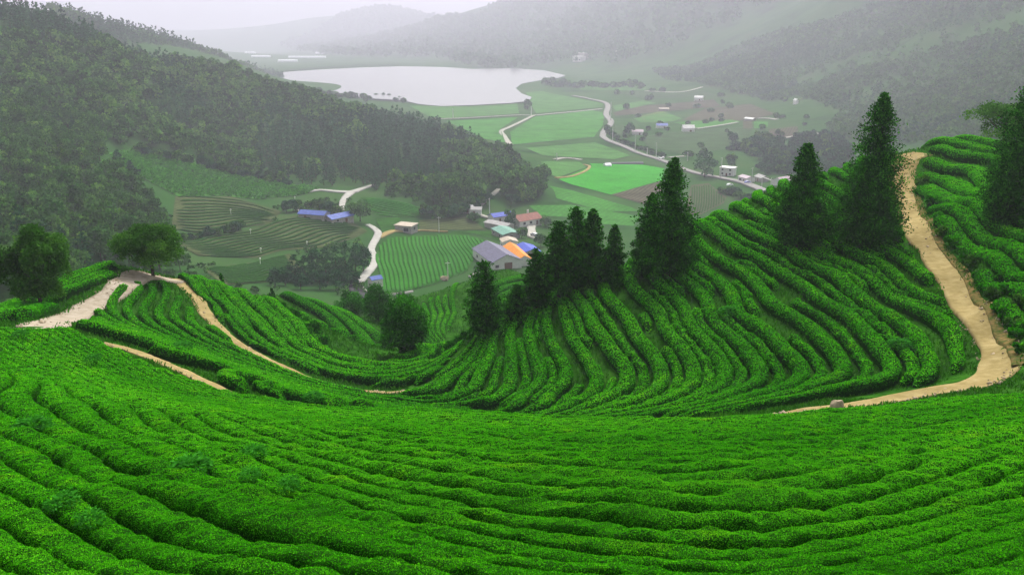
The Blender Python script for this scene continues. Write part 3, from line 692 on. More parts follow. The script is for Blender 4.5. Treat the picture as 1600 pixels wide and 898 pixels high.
def near_tree(loc, h, r, kind, label, cat='tree', group=None, n=5200, leaf=.16, seed=0, name=None, **k):
    t = empty(name or ('cedar_tree' if kind == 'cedar' else 'broadleaf_tree'), loc, 0)
    tag(t, label, cat, group)
    if kind == 'cedar':
        q, ti = conifer_crown(h, r * 1.05, int(n * 4.6), leaf, seed, **k); tm = trunk_mesh(h, h * .016 + .03, seed, 0, top=.8); m = M_SUGI
    elif kind == 'cypress':
        q, ti = broad_crown(h, r, n * 3, leaf, seed, **k); tm = trunk_mesh(h * .8, h * .028 + .03, seed); m = M_SUGI
    else:
        q, ti = broad_crown(h, r, n, leaf, seed, **k); tm = trunk_mesh(h * .8, h * .028 + .03, seed, 7, r * .8); m = M_BROAD
    link('crown', mesh_np('crown', q, LEAFN(len(ti)), m, col=np.repeat(ti, 4)), t)
    link('trunk', mesh_np('trunk', tm[0], tm[1], M_BARK, smooth=True), t)
    return t
def px_tree(bu, bv, tu, tv_, wpx, kind, label, group=None, ymin=0, ymax=1e9, depth=None, **k):
    if depth: 
        sx, t = ray(bu, bv); y = depth * SC; b = Vector((sx * y, y, float(gz(sx * y, y))))
    else: b = hit(bu, bv, ymin * SC, ymax * SC)
    # height so that the top projects to tv_
    lo, hi = .5, 40
    for _ in range(40):
        m = .5 * (lo + hi)
        if float(proj(b.x, b.y, b.z + m)[1]) > tv_: lo = m
        else: hi = m
    fw = b.y * CP - b.z * SP
    return near_tree(b, lo, wpx / FPX * fw * .5, kind, label, group=group, **k)
G1 = 'cedars along the crest of the right hill'
px_tree(757, 525, 757, 409, 50, 'cedar', 'narrow dark cedar standing alone lowest down the right hill, left of the small bright one', G1, seed=1, n=4500, power=.45, rough=.35, bare=.1)
px_tree(807, 500, 807, 444, 40, 'cedar', 'small bright young cedar between the lone narrow cedar and the tall cluster', G1, seed=2, n=2600, power=.8, rough=.4, bare=.03)
px_tree(838, 487, 838, 388, 42, 'cedar', 'lower dark cedar at the left end of the tall cluster', G1, seed=3, n=3600, power=.55, rough=.3, bare=.12)
px_tree(872, 470, 876, 346, 56, 'cedar', 'bushy dark cedar second from the left end of the tall cluster', G1, seed=4, n=4800, power=.6, rough=.32, bare=.14)
px_tree(899, 462, 900, 323, 50, 'cedar', 'tallest cedar in the middle of the tall cluster with a bare lower trunk', G1, seed=5, n=4600, power=.55, rough=.3, bare=.2)
px_tree(924, 453, 927, 326, 54, 'cedar', 'full dark cedar right of the tallest one in the cluster', G1, seed=6, n=5000, power=.6, rough=.25, bare=.05)
px_tree(958, 446, 959, 351, 50, 'cedar', 'lighter green cedar at the right end of the tall cluster', G1, seed=7, n=3800, power=.8, rough=.35, bare=.03)
px_tree(1013, 432, 1016, 301, 54, 'cedar', 'slimmer cedar leaning against the left side of the broad tall cedar', G1, seed=8, n=4600, power=.65, rough=.28, bare=.06)
px_tree(1044, 436, 1050, 246, 88, 'cedar', 'broad tall cone-shaped cedar above the tea rows, beside a slimmer one', G1, seed=9, n=8500, power=.72, rough=.2, bare=.10)
px_tree(1247, 393, 1263, 224, 82, 'cedar', 'medium cedar cone standing alone among tea rows left of the tallest cedar', seed=10, n=8000, power=.65, rough=.22, bare=.09)
px_tree(1354, 388, 1378, 144, 108, 'cedar', 'tallest cedar with a ragged narrow top close to the wide dirt path', seed=11, n=12000, power=.8, rough=.38, bare=.05)
px_tree(1580, 352, 1600, 128, 100, 'cedar', 'dark cedar cut by the right edge of the view above the dirt path bank', seed=12, n=9000, power=.55, rough=.3, bare=.03)
px_tree(1566, 226, 1562, 156, 120, 'broad', 'spreading broadleaf tree on the skyline behind the edge cedar', seed=13, n=9000, leaf=.24, depth=88, base=-.05, lobes=20, name='spreading_tree')
px_tree(240, 434, 232, 350, 112, 'broad', 'big round broadleaf tree on the knoll where the two trails meet', seed=14, n=30000, leaf=.16, base=.16, lobes=26, name='round_tree')
px_tree(66, 486, 70, 362, 100, 'broad', 'tall dark broadleaf tree left of the pale trail, its foliage reaching the ground', seed=15, n=24000, leaf=.18, base=.02, lobes=22, name='dark_tree')
px_tree(628, 558, 624, 464, 76, 'cypress', 'round dense dark cypress at the bottom of the bowl, largest of three', 'dense cypresses at the bottom of the bowl', seed=16, n=8500, base=-.12, lobes=34, name='cypress_tree')
px_tree(592, 522, 591, 448, 54, 'cypress', 'dark cypress behind the largest round one, taller of the two smaller ones', 'dense cypresses at the bottom of the bowl', depth=92, seed=17, n=4800, base=-.12, lobes=26, name='cypress_tree')
px_tree(548, 500, 546, 456, 58, 'cypress', 'low dark cypress clump, leftmost and lowest of three at the bowl bottom', 'dense cypresses at the bottom of the bowl', depth=104, seed=18, n=4200, base=-.1, lobes=22, name='cypress_tree')
px_tree(347, 446, 347, 427, 16, 'cedar', 'tiny dark conifer on the crest right of the big round tree', depth=72, seed=19, n=900, leaf=.16, name='young_conifer')
px_tree(426, 474, 426, 450, 13, 'cedar', 'tiny slim conifer at the upper end of the shrubby gully', seed=20, n=900, leaf=.16, name='young_conifer')

# shrubs in the gullies and on the verges
def shrub(bu, bv, wpx, hpx, label, group, seed, n=700, m=None, **k):
    b = hit(bu, bv, **k); fw = b.y * CP - b.z * SP
    q, ti = broad_crown(hpx / FPX * fw, wpx / FPX * fw * .5, n, max(.10, fw * .0024), seed, base=-.15, lobes=9)
    o = link('shrub', mesh_np('shrub', q, LEAFN(len(ti)), m or M_SUGI, col=np.repeat(ti, 4))); o.location = b; tag(o, label, 'shrub', group); return o
for i, (u, v, w_, h_) in enumerate([(440, 484, 18, 12), (452, 492, 20, 13), (462, 500, 22, 14), (473, 510, 22, 15), (484, 520, 24, 17), (494, 531, 26, 20), (503, 543, 26, 22), (430, 478, 14, 12)]):
    shrub(u, v, w_, h_, 'dark shrub in the gully left of the round cypress', 'shrubs in the left gully', 60 + i)
for i, (u, v, w_, h_) in enumerate([(668, 578, 18, 10), (680, 566, 24, 14), (692, 558, 24, 15), (705, 549, 26, 18), (716, 540, 24, 19), (730, 532, 22, 20), (660, 586, 14, 9), (742, 524, 20, 16)]):
    shrub(u, v, w_, h_, 'dark shrub in the gully right of the round cypress', 'shrubs in the right gully', 80 + i)
for i, (u, v, w_, h_) in enumerate([(300, 437, 22, 14), (318, 441, 18, 12), (265, 431, 20, 12), (372, 449, 12, 9), (398, 457, 14, 9)]):
    shrub(u, v, w_, h_, 'low green shrub on the crest right of the big round tree', 'shrubs on the left crest', 100 + i, m=M_BROAD)

# ------------------------------------------------------------------ forests
FV = []
for i in range(5):
    FV.append(('broad', broad_crown(7.5 + i * .5, 3.6 + .25 * (i % 3), 1000, .62, 200 + i, base=.05, lobes=13), trunk_mesh(6, .22, 220 + i, 3, 2)))
for i in range(4):
    FV.append(('cedar', conifer_crown(10.5 + i * .6, 2.3 + .15 * i, 760, .58, 240 + i, bare=.12, power=.75, rough=.3), trunk_mesh(10, .2, 260 + i)))
FLOD = [broad_crown(8, 3.8, 210, 1.25, 300 + i, base=.05, lobes=10) for i in range(4)], [conifer_crown(11, 2.4, 170, 1.15, 320 + i, bare=.1, power=.75, rough=.3, nb=40) for i in range(4)]
FLOW = [broad_crown(8, 4.2, 46, 2.5, 340 + i, base=.0, lobes=7) for i in range(4)], [conifer_crown(11, 2.8, 40, 2.3, 360 + i, bare=.05, power=.7, rough=.3, nb=20) for i in range(4)]
def scatter(poly, ymin, ymax, spacing, seed, umin=-260, umax=1900, dens=None):
    """jittered plan grid, kept where it falls inside the photo polygon"""
    rng = np.random.default_rng(seed)
    xs = np.arange(ray(umin, 100)[0] * ymax * 1.02, ray(umax, 100)[0] * ymax * 1.02, spacing); ys = np.arange(ymin, ymax, spacing)
    G = np.stack(np.meshgrid(xs, ys), -1).reshape(-1, 2); G += rng.uniform(-.48, .48, G.shape) * spacing
    z = gz(G[:, 0], G[:, 1]); u, v = proj(G[:, 0], G[:, 1], z)
    ok = in_poly(u, v, poly) & (u > umin) & (u < umax)
    if dens is not None: ok &= rng.random(len(G)) < dens(G[:, 0], G[:, 1], u, v)
    return np.c_[G[ok], z[ok]], u[ok], v[ok]
def merged(name, pts, kinds, lods, mats_, label, cat, scale, seed, kind='stuff', tv=.12):
    rng = np.random.default_rng(seed); outv, outt, outm = [], [], []
    for ki in (0, 1):
        for vi in range(4):
            sel = np.where((kinds == ki) & ((np.arange(len(pts)) % 4) == vi))[0]
            if not len(sel): continue
            q, ti = lods[ki][vi]
            a = rng.random(len(sel)) * 2 * PI; s = scale * rng.uniform(.6, 1.35, len(sel)); ca, sa = np.cos(a) * s, np.sin(a) * s
            X_ = q[None, :, 0] * ca[:, None] - q[None, :, 1] * sa[:, None] + pts[sel, 0][:, None]
            Y_ = q[None, :, 0] * sa[:, None] + q[None, :, 1] * ca[:, None] + pts[sel, 1][:, None]
            Z_ = q[None, :, 2] * (s * rng.uniform(.85, 1.15, len(sel)))[:, None] + pts[sel, 2][:, None] - .3
            outv.append(np.stack([X_, Y_, Z_], -1).reshape(-1, 3))
            tt = np.clip((ti[None, :] - .45) * (tv / .12) + .42 + rng.normal(0, tv, len(sel))[:, None], 0, 1); outt.append(np.repeat(tt.ravel(), 4)); outm.append(np.full(len(sel) * len(ti), ki))
    vv = np.concatenate(outv); nq = len(vv) // 4
    o = link(name, mesh_np(name, vv, LEAFN(nq), list(mats_), col=np.concatenate(outt), midx=np.concatenate(outm)))
    tag(o, label, cat, kind=kind); return o
FPOLY = [(-800, -160), (-260, -60), (-100, -10), (0, 16), (60, 32), (120, 50), (172, 64), (235, 104), (285, 100), (340, 104), (385, 125), (440, 142), (520, 163), (600, 182), (700, 212), (790, 245), (848, 280), (848, 308), (800, 312), (770, 300), (752, 318), (740, 325),
         (720, 330), (690, 326), (640, 312), (592, 300), (560, 290), (500, 291), (450, 285), (372, 268), (330, 252), (270, 236), (215, 226), (158, 238), (160, 285), (210, 314), (246, 336), (252, 364), (256, 396), (290, 428), (255, 425), (150, 420), (95, 470), (30, 500), (-260, 540), (-800, 600)]
fp, fu, fv_ = scatter(FPOLY, 128, 860, 7.0, 5, umin=-800, umax=900)
# cedar plantation on the lower right of the hill, broadleaf elsewhere, conifers along the top left skyline
con = ((fu > 400) & (fv_ > 185 + (620 - fu) * .08) & (fv_ < 305) & (fu < 690) & (vnoise(fp[:, 0] / 60, fp[:, 1] / 60, 71) > -.75)) | ((fu < 180) & (fv_ < 60 + fu * .12)) | (vnoise(fp[:, 0] / 45, fp[:, 1] / 45, 72) > .62)
fk = con.astype(int)
fp = fp[(fp[:, 1] > 150) | (fu > -30)]; 
_, _ = 0, 0
fu, fv_ = proj(fp[:, 0], fp[:, 1], fp[:, 2])
con = ((fu > 400) & (fv_ > 185 + (620 - fu) * .08) & (fv_ < 305) & (fu < 690) & (vnoise(fp[:, 0] / 60, fp[:, 1] / 60, 71) > -.75)) | ((fu < 180) & (fv_ < 60 + fu * .12)) | (vnoise(fp[:, 0] / 45, fp[:, 1] / 45, 72) > .62)
fk = con.astype(int)
vis = (fu > -15) & (fu < 1615) & (fv_ > -5)
order = np.argsort(np.where(vis, fp[:, 1], 1e6))
proto = {}
def forest_tree(p, ki, vi, s, rz, label, group):
    key = (ki, vi)
    if key not in proto:
        kind, (q, ti), tm = FV[vi if ki == 0 else 5 + vi]
        m = M_FORB if ki == 0 else M_FORC
        t = empty('forest_tree' if ki == 0 else 'forest_conifer', (0, 0, 0))
        link('crown', mesh_np('crown', q, LEAFN(len(ti)), m, col=np.repeat(ti, 4)), t)
        link('trunk', mesh_np('trunk', tm[0], tm[1], M_BARK, smooth=True), t)
        proto[key] = t
    else: t = copy_tree(proto[key])
    t.location = (p[0], p[1], p[2] - .2); t.scale = (s, s, s * random.uniform(.9, 1.12)); t.rotation_euler = (0, 0, rz)
    return tag(t, label, 'tree', group)
nB = nC = 0; rest = []
for i in order:
    ki = int(fk[i])
    if vis[i] and ki == 0 and nB < 280: nB += 1; forest_tree(fp[i], 0, i % 5, random.choice([.75, .95, 1.1, 1.3, 1.55]) * random.uniform(.9, 1.1), random.uniform(0, 6.28), 'round-crowned broadleaf tree in the wood covering the lower left hillside', 'broadleaf trees on the lower left hillside')
    elif vis[i] and ki == 1 and nC < 250: nC += 1; forest_tree(fp[i], 1, i % 4, random.uniform(.75, 1.15), random.uniform(0, 6.28), 'pointed dark conifer in the wood on the left hillside', 'conifers on the left hillside')
    else: rest.append(i)
rest = np.array(rest)
merged('forest', fp[rest], fk[rest], FLOD, (M_FORB, M_FORC), 'dense mixed wood on the upper part of the left hill', 'forest', 1.12, 9)
print('FOREST', len(fp), nB, nC)
# the ridge behind, the hills right of the valley and beyond the lake
R2 = [(60, -10), (120, 8), (245, 46), (345, 76), (400, 100), (442, 122), (450, 150), (400, 160), (300, 150), (200, 120), (150, 80), (90, 40)]
RH = [(1000, 128), (1010, 112), (1080, 105), (1180, 60), (1300, 30), (1420, -10), (1700, -130), (1900, -150), (1900, 230), (1560, 230), (1430, 225), (1330, 230), (1290, 200), (1320, 180), (1250, 150), (1200, 160), (1130, 140), (1080, 128)]
FH = [(430, 72), (480, 58), (530, 26), (600, 8), (690, 28), (740, 28), (800, -4), (1000, -60), (1900, -400), (1900, -150), (1420, -10), (1300, 30), (1180, 60), (1080, 100), (1000, 110), (900, 98), (800, 112), (720, 104), (690, 92), (560, 90), (480, 84)]
OPEN = [(1230, 130), (1330, 90), (1450, 55), (1600, 12), (1900, -80), (1900, -40), (1600, 44), (1500, 70), (1440, 88), (1330, 112), (1262, 138)]       # the cleared strip on the right hill
p2, u2, v2 = scatter(R2, 640, 2100, 10, 21, umax=500)
p3, u3, v3 = scatter(RH, 560, 2400, 7.6, 22, umin=980, dens=lambda x, y, u, v: np.where(in_poly(u, v, OPEN), 0.12, np.clip(.92 + .5 * vnoise(x / 90, y / 90, 73), .15, 1)))
p4, u4, v4 = scatter(FH, 2200, 7600, 36, 23, umin=300)
k2 = (vnoise(p2[:, 0] / 80, p2[:, 1] / 80, 74) > .1).astype(int); k3 = (vnoise(p3[:, 0] / 80, p3[:, 1] / 80, 75) > .35).astype(int); k4 = np.zeros(len(p4), int)
merged('ridge_forest', p2, k2, FLOW, (M_FORB, M_FORC), 'hazy wooded ridge behind the left hill', 'forest', 1.15, 24, tv=.07)
merged('hillside_forest', p3, k3, FLOW, (M_FORB, M_FORC), 'woods on the slopes right of the valley', 'forest', .95, 25, tv=.06)
merged('far_forest', p4, k4, FLOW, (M_FORB, M_FORC), 'faint woods on the mountains beyond the lake', 'forest', 3.3, 26, tv=.03)
print('FAR', len(p2), len(p3), len(p4))

# bushes on the earth bank of the wide path
rb = random.Random(8)
for i, (u, v) in enumerate([(1440, 296), (1452, 325), (1464, 345), (1478, 368), (1490, 384), (1504, 402), (1514, 420), (1528, 438), (1540, 452), (1548, 470), (1560, 484), (1568, 500), (1578, 512), (1588, 530), (1592, 550), (1590, 480), (1578, 460), (1562, 440), (1598, 510)]):
    shrub(u, v, rb.uniform(18, 34), rb.uniform(12, 24), 'leafy green bush overhanging the brown bank of the wide dirt path', 'bushes on the path bank', 120 + i, n=1500, m=M_LEAF if i % 3 else M_BROAD)
SCRUB = [(172, 244), (215, 236), (300, 256), (372, 274), (450, 291), (500, 296), (470, 306), (400, 312), (340, 306), (280, 308), (230, 282), (188, 264)]
M_SCRUB = leaf_mat('scrub_leaves', [(0, (.03, .12, .012)), (.5, (.065, .27, .022)), (1, (.12, .40, .035))], transl=.15)
ps, us, vs_ = scatter(SCRUB, 300, 620, 2.0, 31, umax=700)
merged('undergrowth', ps, np.zeros(len(ps), int), FLOW, (M_SCRUB, M_SCRUB), 'rank bright undergrowth on the open slope below the wood', 'undergrowth', .27, 32, tv=.09)
EDGE = [(180, 300), (270, 300), (275, 320), (560, 305), (600, 300), (850, 315), (850, 340), (760, 345), (650, 345), (575, 365), (560, 430), (600, 455), (720, 445), (700, 470), (300, 450), (260, 400), (180, 400)]
pe, ue, ve = scatter(EDGE, 190, 620, 4.5, 33, umax=900, dens=lambda x, y, u, v: np.where(vnoise(x / 16, y / 16, 91) > .25, .8, .03))
# ------------------------------------------------------------------ lake
def lake_mat():
    m, nt, b = mat('lake_water', .25, .06)
    b.inputs['Base Color'].default_value = (.10, .10, .105, 1)
    g = nt.nodes.new('ShaderNodeNewGeometry'); n = nd(nt, 'ShaderNodeTexNoise', Scale=.12, Detail=5.0); nt.links.new(g.outputs['Position'], n.inputs['Vector'])
    bp = nd(nt, 'ShaderNodeBump', Strength=.25, Distance=.5); nt.links.new(n.outputs['Fac'], bp.inputs['Height']); nt.links.new(bp.outputs['Normal'], b.inputs['Normal'])
    return m
ZLAKE = -103.6 * SC
def at_z(u, v, z): sx, t = ray(u, v); y = z / t; return (sx * y, y)
LAKEPX = [(441, 113), (500, 109), (560, 106), (625, 104), (690, 105), (740, 108), (800, 107), (850, 110), (884, 118), (872, 122), (842, 126), (815, 131), (806, 138), (815, 146), (831, 152), (826, 158), (800, 161), (745, 164), (690, 166), (655, 163), (630, 157),
          (600, 155), (560, 153), (520, 147), (470, 135), (440, 124)]
M_LAKE = lake_mat()
lk = drape([at_z(u, v, ZLAKE) for u, v in LAKEPX], M_LAKE, 'lake', 0, 60, flat=ZLAKE); lk['label'] = 'pale grey lake lying still below the hills'
# ------------------------------------------------------------------ fields
def field_mat(name, c, vary=.3, sc=.05, stripes=.5, sdir=None):
    lo = tuple(k * (1 - vary) for k in c); hi = tuple(k * (1 + vary) for k in c)
    m = noise_mat(name, [(.32, lo), (.68, hi)], sc, .95, 9, .0, scale2=sc * 14, stops2=[(.3, (.75, .78, .74)), (.7, (1.2, 1.17, 1.15))])
    nt = m.node_tree; b = nt.nodes['Principled BSDF']; src = b.inputs['Base Color'].links[0].from_socket     # crop rows
    g = nt.nodes.new('ShaderNodeNewGeometry'); mp = nt.nodes.new('ShaderNodeMapping'); mp.inputs['Rotation'].default_value = (0, 0, random.uniform(.3, 1.2) if sdir is None else sdir)
    wv = nd(nt, 'ShaderNodeTexWave', Scale=.11, Distortion=1.5, Detail=2.0); nt.links.new(g.outputs['Position'], mp.inputs[0]); nt.links.new(mp.outputs[0], wv.inputs['Vector'])
    r = ramp(nt, wv.outputs['Fac'], [(.25, (1 - stripes * .5,) * 3), (.7, (1.0 + stripes * .25,) * 3)])
    mx = nd(nt, 'ShaderNodeMix', data_type='RGBA', blend_type='MULTIPLY'); mx.inputs['Factor'].default_value = 1
    nt.links.new(src, mx.inputs[6]); nt.links.new(r.outputs[0], mx.inputs[7]); nt.links.new(mx.outputs[2], b.inputs['Base Color'])
    return m
FM = {'rice': field_mat('rice', (.030, .20, .018), .2, .05, .1), 'rice2': field_mat('rice_mid', (.040, .145, .024), .25, .05, .15), 'rice3': field_mat('rice_pale', (.05, .135, .032), .25, .05, .2), 'soil': field_mat('field_soil', (.062, .058, .038)), 'dull': field_mat('field_dull', (.040, .075, .030), .25),
      'olive': field_mat('field_olive', (.085, .13, .04), .2), 'darktea': field_mat('field_tea_ground', (.050, .066, .025), .35, .12), 'brown': field_mat('field_brown', (.066, .064, .040), .2), 'mead': field_mat('meadow', (.020, .075, .009), .35, .15)}
FIELDS = [('rice', [(873, 281), (925, 260), (921, 256), (960, 257), (1003, 258), (1038, 264), (1036, 282), (955, 305), (893, 289)], 'bright rice paddy beside the village road'),
          ('rice2', [(797, 207), (836, 183), (926, 173), (945, 178), (942, 196), (928, 215), (800, 227)], 'wide rice paddy between the lane fork and the road'),
          ('rice3', [(640, 166), (690, 167), (808, 162), (811, 178), (697, 186), (672, 184)], 'pale rice paddy along the near lake shore'),
          ('rice2', [(697, 190), (810, 184), (782, 202), (790, 224), (757, 218), (724, 202)], 'rice paddy tucked behind the wooded spur'),
          ('rice3', [(822, 145), (845, 143), (943, 163), (940, 168), (838, 178), (826, 160)], 'pale paddy right of the lake inlet'),
          ('rice2', [(858, 291), (893, 298), (987, 325), (1000, 331), (942, 331), (870, 311)], 'green paddy below the bright one'),
          ('rice2', [(826, 322), (893, 321), (1000, 339), (990, 354), (942, 351), (907, 341), (845, 338)], 'green paddy nearest the red roofed house'),
          ('rice3', [(822, 232), (930, 223), (985, 244), (960, 250), (848, 244)], 'paddy beyond the small bridge'),
          ('rice3', [(845, 253), (905, 254), (918, 262), (872, 278), (850, 270)], 'small pale plot by the curved track'),
          ('soil', [(955, 305), (1036, 283), (1033, 300), (1007, 320)], 'bare brown plot beside the bright paddy'),
          ('brown', [(1070, 336), (1080, 290), (1107, 287), (1135, 309), (1131, 318), (1095, 336)], 'brown tea plot with upright rows by the road'),
          ('soil', [(958, 177), (990, 168), (1040, 163), (1065, 161), (1115, 156), (1126, 167), (1025, 176), (962, 182)], 'long brown field in the far valley'),
          ('brown', [(1066, 188), (1100, 171), (1172, 163), (1212, 179), (1163, 189), (1100, 190)], 'large brownish field in the far valley'),
          ('rice3', [(990, 186), (1040, 176), (1066, 186), (1050, 191), (1000, 192)], 'grey green plot in the far valley'),
          ('rice2', [(1052, 192), (1100, 189), (1147, 188), (1157, 191), (1090, 201)], 'green strip behind the white farm shed'),
          ('dull', [(1000, 213), (1062, 206), (1090, 203), (1174, 198), (1172, 211), (1150, 231), (1070, 243), (1012, 228)], 'wide dull green tea field across the far valley'),
          ('brown', [(1161, 190), (1175, 190), (1176, 202), (1161, 202)], 'small square brown plot'), ('rice2', [(1178, 191), (1200, 191), (1200, 200), (1178, 201)], 'small square green plot'),
          ('soil', [(1201, 203), (1246, 198), (1248, 214), (1205, 220)], 'brown plot above the white lane'), ('rice3', [(957, 166), (1005, 158), (1025, 162), (962, 175)], 'light green strip beyond the road bend'),
          ('olive', [(1000, 182), (1035, 174), (1045, 179), (1008, 190)], 'olive plot in the far valley'), ('dull', [(955, 196), (995, 196), (1010, 209), (960, 214)], 'dull plot beside the road bend'),
          ('rice3', [(915, 134), (960, 132), (1010, 134), (1008, 142), (960, 142), (905, 141)], 'pale far field'), ('rice3', [(1120, 127), (1160, 122), (1172, 134), (1130, 136)], 'small far clearing'),
          ('dull', [(960, 145), (1090, 140), (1120, 150), (1010, 156)], 'dull far field'),
          ('darktea', [(274, 308), (362, 308), (440, 331), (425, 350), (379, 356), (316, 366), (268, 358)], 'terraced tea field on the left valley side'),
          ('darktea', [(270, 378), (320, 369), (385, 361), (460, 338), (545, 345), (575, 362), (550, 374), (500, 388), (440, 392), (400, 404), (310, 400)], 'wide tea field under the blue roofs'),
          ('darktea', [(316, 420), (400, 410), (452, 397), (470, 420), (440, 440), (350, 446)], 'lowest tea field on the left valley side'),
          ('mead', [(592, 384), (607, 371), (723, 364), (781, 383), (742, 406), (729, 425), (681, 444), (626, 458), (600, 458), (594, 431), (587, 406)], 'green tea field beside the white road'),
          ('mead', [(565, 309), (600, 310), (681, 331), (670, 339), (590, 339), (556, 320)], 'tea field above the round roadside tree'),
          ('mead', [(585, 340), (625, 341), (622, 362), (598, 364)], 'small tea plot above the road fork'),
          ('darktea', [(655, 345), (730, 338), (760, 360), (655, 360)], 'dark tea field below the white hut'),
          ('mead', [(700, 362), (775, 362), (785, 378), (740, 366)], 'green strip behind the barn')]
for k, (m, pl, lab) in enumerate(FIELDS):
    pts = hits(dense(pl + [pl[0]], 14)[:-1], ymin=150 * SC)
    dmean = sum(p[1] for p in pts) / len(pts)
    o = drape(pts, FM[m], 'rice_field' if m.startswith('rice') else 'field', .10 + dmean * .0004 + (k % 5) * .02, max(3.0, dmean * .012)); o['label'] = lab
bank = drape(hits(dense([(168, 240), (215, 232), (300, 252), (372, 270), (450, 288), (500, 293), (470, 305), (400, 312), (340, 306), (280, 308), (230, 282), (185, 262), (168, 240)], 12)[:-1], ymin=150 * SC), field_mat('scrub', (.045, .15, .022), .4, .12), 'meadow', .25, 5)
bank['label'] = 'overgrown bright green slope below the wood'
# tea rows of the middle distance
FT = dict(dens=0, leafm=M_FARTEA, corem=M_FARTEA, n=200)
M_MIDTEA = noise_mat('mid_tea', [(.3, (.014, .075, .008)), (.55, (.024, .125, .012)), (.75, (.045, .16, .02))], 1.3, .85, bump=.12, scale2=.03, stops2=[(.35, (.8, .85, .8)), (.65, (1.12, 1.1, 1))])
FT2 = dict(dens=0, leafm=M_MIDTEA, corem=M_MIDTEA, n=240)
rows([(0, [(600, 380), (604, 410), (614, 452)]), (4.6, [(658, 369), (668, 400), (678, 438)]), (9, [(707, 366), (718, 390), (733, 414)]), (13, [(755, 372), (768, 388)])],
     FIELDS[28][1], np.arange(-1, 14, .5), 200 * SC, 420 * SC, .28, .36, 'straight tea row in the green field beside the white road', 'tea rows beside the white road', step=.4, seed0=800, cap=1.0, **FT2)
rows([(0, [(275, 316), (330, 316), (395, 322), (438, 334)]), (8, [(270, 356), (320, 362), (380, 353), (425, 348)])], FIELDS[25][1], np.arange(-1, 10, .85), 180 * SC, 460 * SC, .24, .36, 'tea row on the upper terraces of the left valley side', 'tea rows on the upper left terraces', step=.4, seed0=850, cap=1.0, **FT)
rows([(0, [(275, 377), (320, 369), (385, 361), (460, 340), (545, 346)]), (9, [(310, 400), (400, 403), (440, 392), (500, 387), (560, 370)])], FIELDS[26][1], np.arange(-1, 11, .85), 180 * SC, 460 * SC, .24, .36, 'tea row in the wide field under the blue roofs', 'tea rows under the blue roofs', step=.4, seed0=880, cap=1.0, **FT)
rows([(0, [(320, 419), (400, 409), (455, 396)]), (9, [(350, 446), (440, 438), (470, 420)])], FIELDS[27][1], np.arange(0, 10, .85), 160 * SC, 460 * SC, .24, .36, 'tea row in the lowest field of the left valley side', 'tea rows in the lowest left field', step=.4, seed0=910, cap=1.0, **FT)
rows([(0, [(570, 312), (640, 324), (680, 333)]), (5, [(556, 320), (590, 335), (640, 338)])], FIELDS[29][1], np.arange(-1, 7, .8), 200 * SC, 560 * SC, .24, .36, 'tea row in the field above the round roadside tree', 'tea rows above the roadside tree', step=.4, seed0=940, cap=1.0, **FT2)
rows([(0, [(1080, 336), (1086, 292)]), (5, [(1104, 330), (1106, 289)]), (10, [(1128, 318), (1128, 305)])], FIELDS[10][1], np.arange(-1, 11, .9), 250 * SC, 700 * SC, .28, .25, 'tea row in the brown plot by the village road', 'tea rows by the village road', step=.4, seed0=960, cap=1.2, **FT)
# ------------------------------------------------------------------ roads
M_CONC = noise_mat('concrete_road', [(.3, (.24, .235, .21)), (.7, (.36, .35, .32))], .4, .9, 7)
M_LANE = noise_mat('farm_lane', [(.3, (.26, .25, .21)), (.7, (.36, .35, .31))], .3, .9, 7)
M_ROAD = noise_mat('road', [(.3, (.17, .165, .155)), (.7, (.25, .24, .225))], .3, .9, 7)
M_ASPH = noise_mat('asphalt', [(.3, (.035, .035, .038)), (.7, (.06, .06, .062))], .6, .85, 7)
def road(name, pl, w, m, label, off=.35, **k):
    p = spline(hits(pl, ymin=150 * SC, **k), 8); dm = p[:, 1].mean()
    ww = np.interp(np.linspace(0, 1, len(p)), np.linspace(0, 1, len(np.atleast_1d(w))), np.atleast_1d(w))
    o = ribbon(name, p, ww, m, off + dm * .0006, across=5, ragged=.05, skirt=.6); o['label'] = label; return o
road('road', [(895, 150), (920, 155), (948, 163), (947, 180), (955, 192), (943, 208), (946, 218), (975, 230), (1000, 241), (1040, 254), (1085, 271), (1125, 279), (1162, 287), (1195, 300), (1230, 316)], [6, 8, 8, 7, 6, 5, 5, 5.5, 6.5, 7], M_ROAD, 'valley road running past the village', .5)
road('farm_lane', [(672, 187), (735, 185), (811, 181), (835, 181), (880, 177), (940, 171)], 4.2, M_LANE, 'straight pale lane across the paddies')
road('farm_lane', [(834, 181), (822, 187), (810, 193), (795, 200), (783, 206), (788, 214), (793, 222), (797, 227)], [4, 4.5, 5.5], M_LANE, 'pale lane bending down through the paddies')
road('farm_lane', [(867, 250), (880, 248), (897, 249), (908, 251)], 3.5, M_LANE, 'short pale lane by the small bridge')
road('farm_lane', [(1008, 143), (1045, 145), (1070, 144), (1097, 137)], 5.5, M_LANE, 'pale lane in the far valley')
road('farm_lane', [(1150, 233), (1175, 227), (1205, 220), (1247, 213), (1285, 209), (1325, 207)], 4, M_LANE, 'white lane climbing right beside the grove')
road('farm_lane', [(1088, 202), (1110, 199), (1152, 192)], 4, M_LANE, 'pale lane beside the white farm shed')
road('farm_lane', [(1184, 186), (1200, 186), (1215, 188)], 4, M_LANE, 'short pale lane beyond the square plots')
road('farm_lane', [(1045, 247), (1070, 245)], 3, M_LANE, 'short pale lane near the poles')
road('concrete_road', [(480, 301), (500, 298), (522, 300), (548, 301), (562, 297), (584, 290)], [2, 3.2, 4.2, 6, 4, 2.8], M_CONC, 'white concrete road along the foot of the wood')
road('concrete_road', [(548, 302), (540, 309), (535, 318), (534, 330)], [5, 3.4, 2.8], M_CONC, 'white concrete road dropping to the round tree')
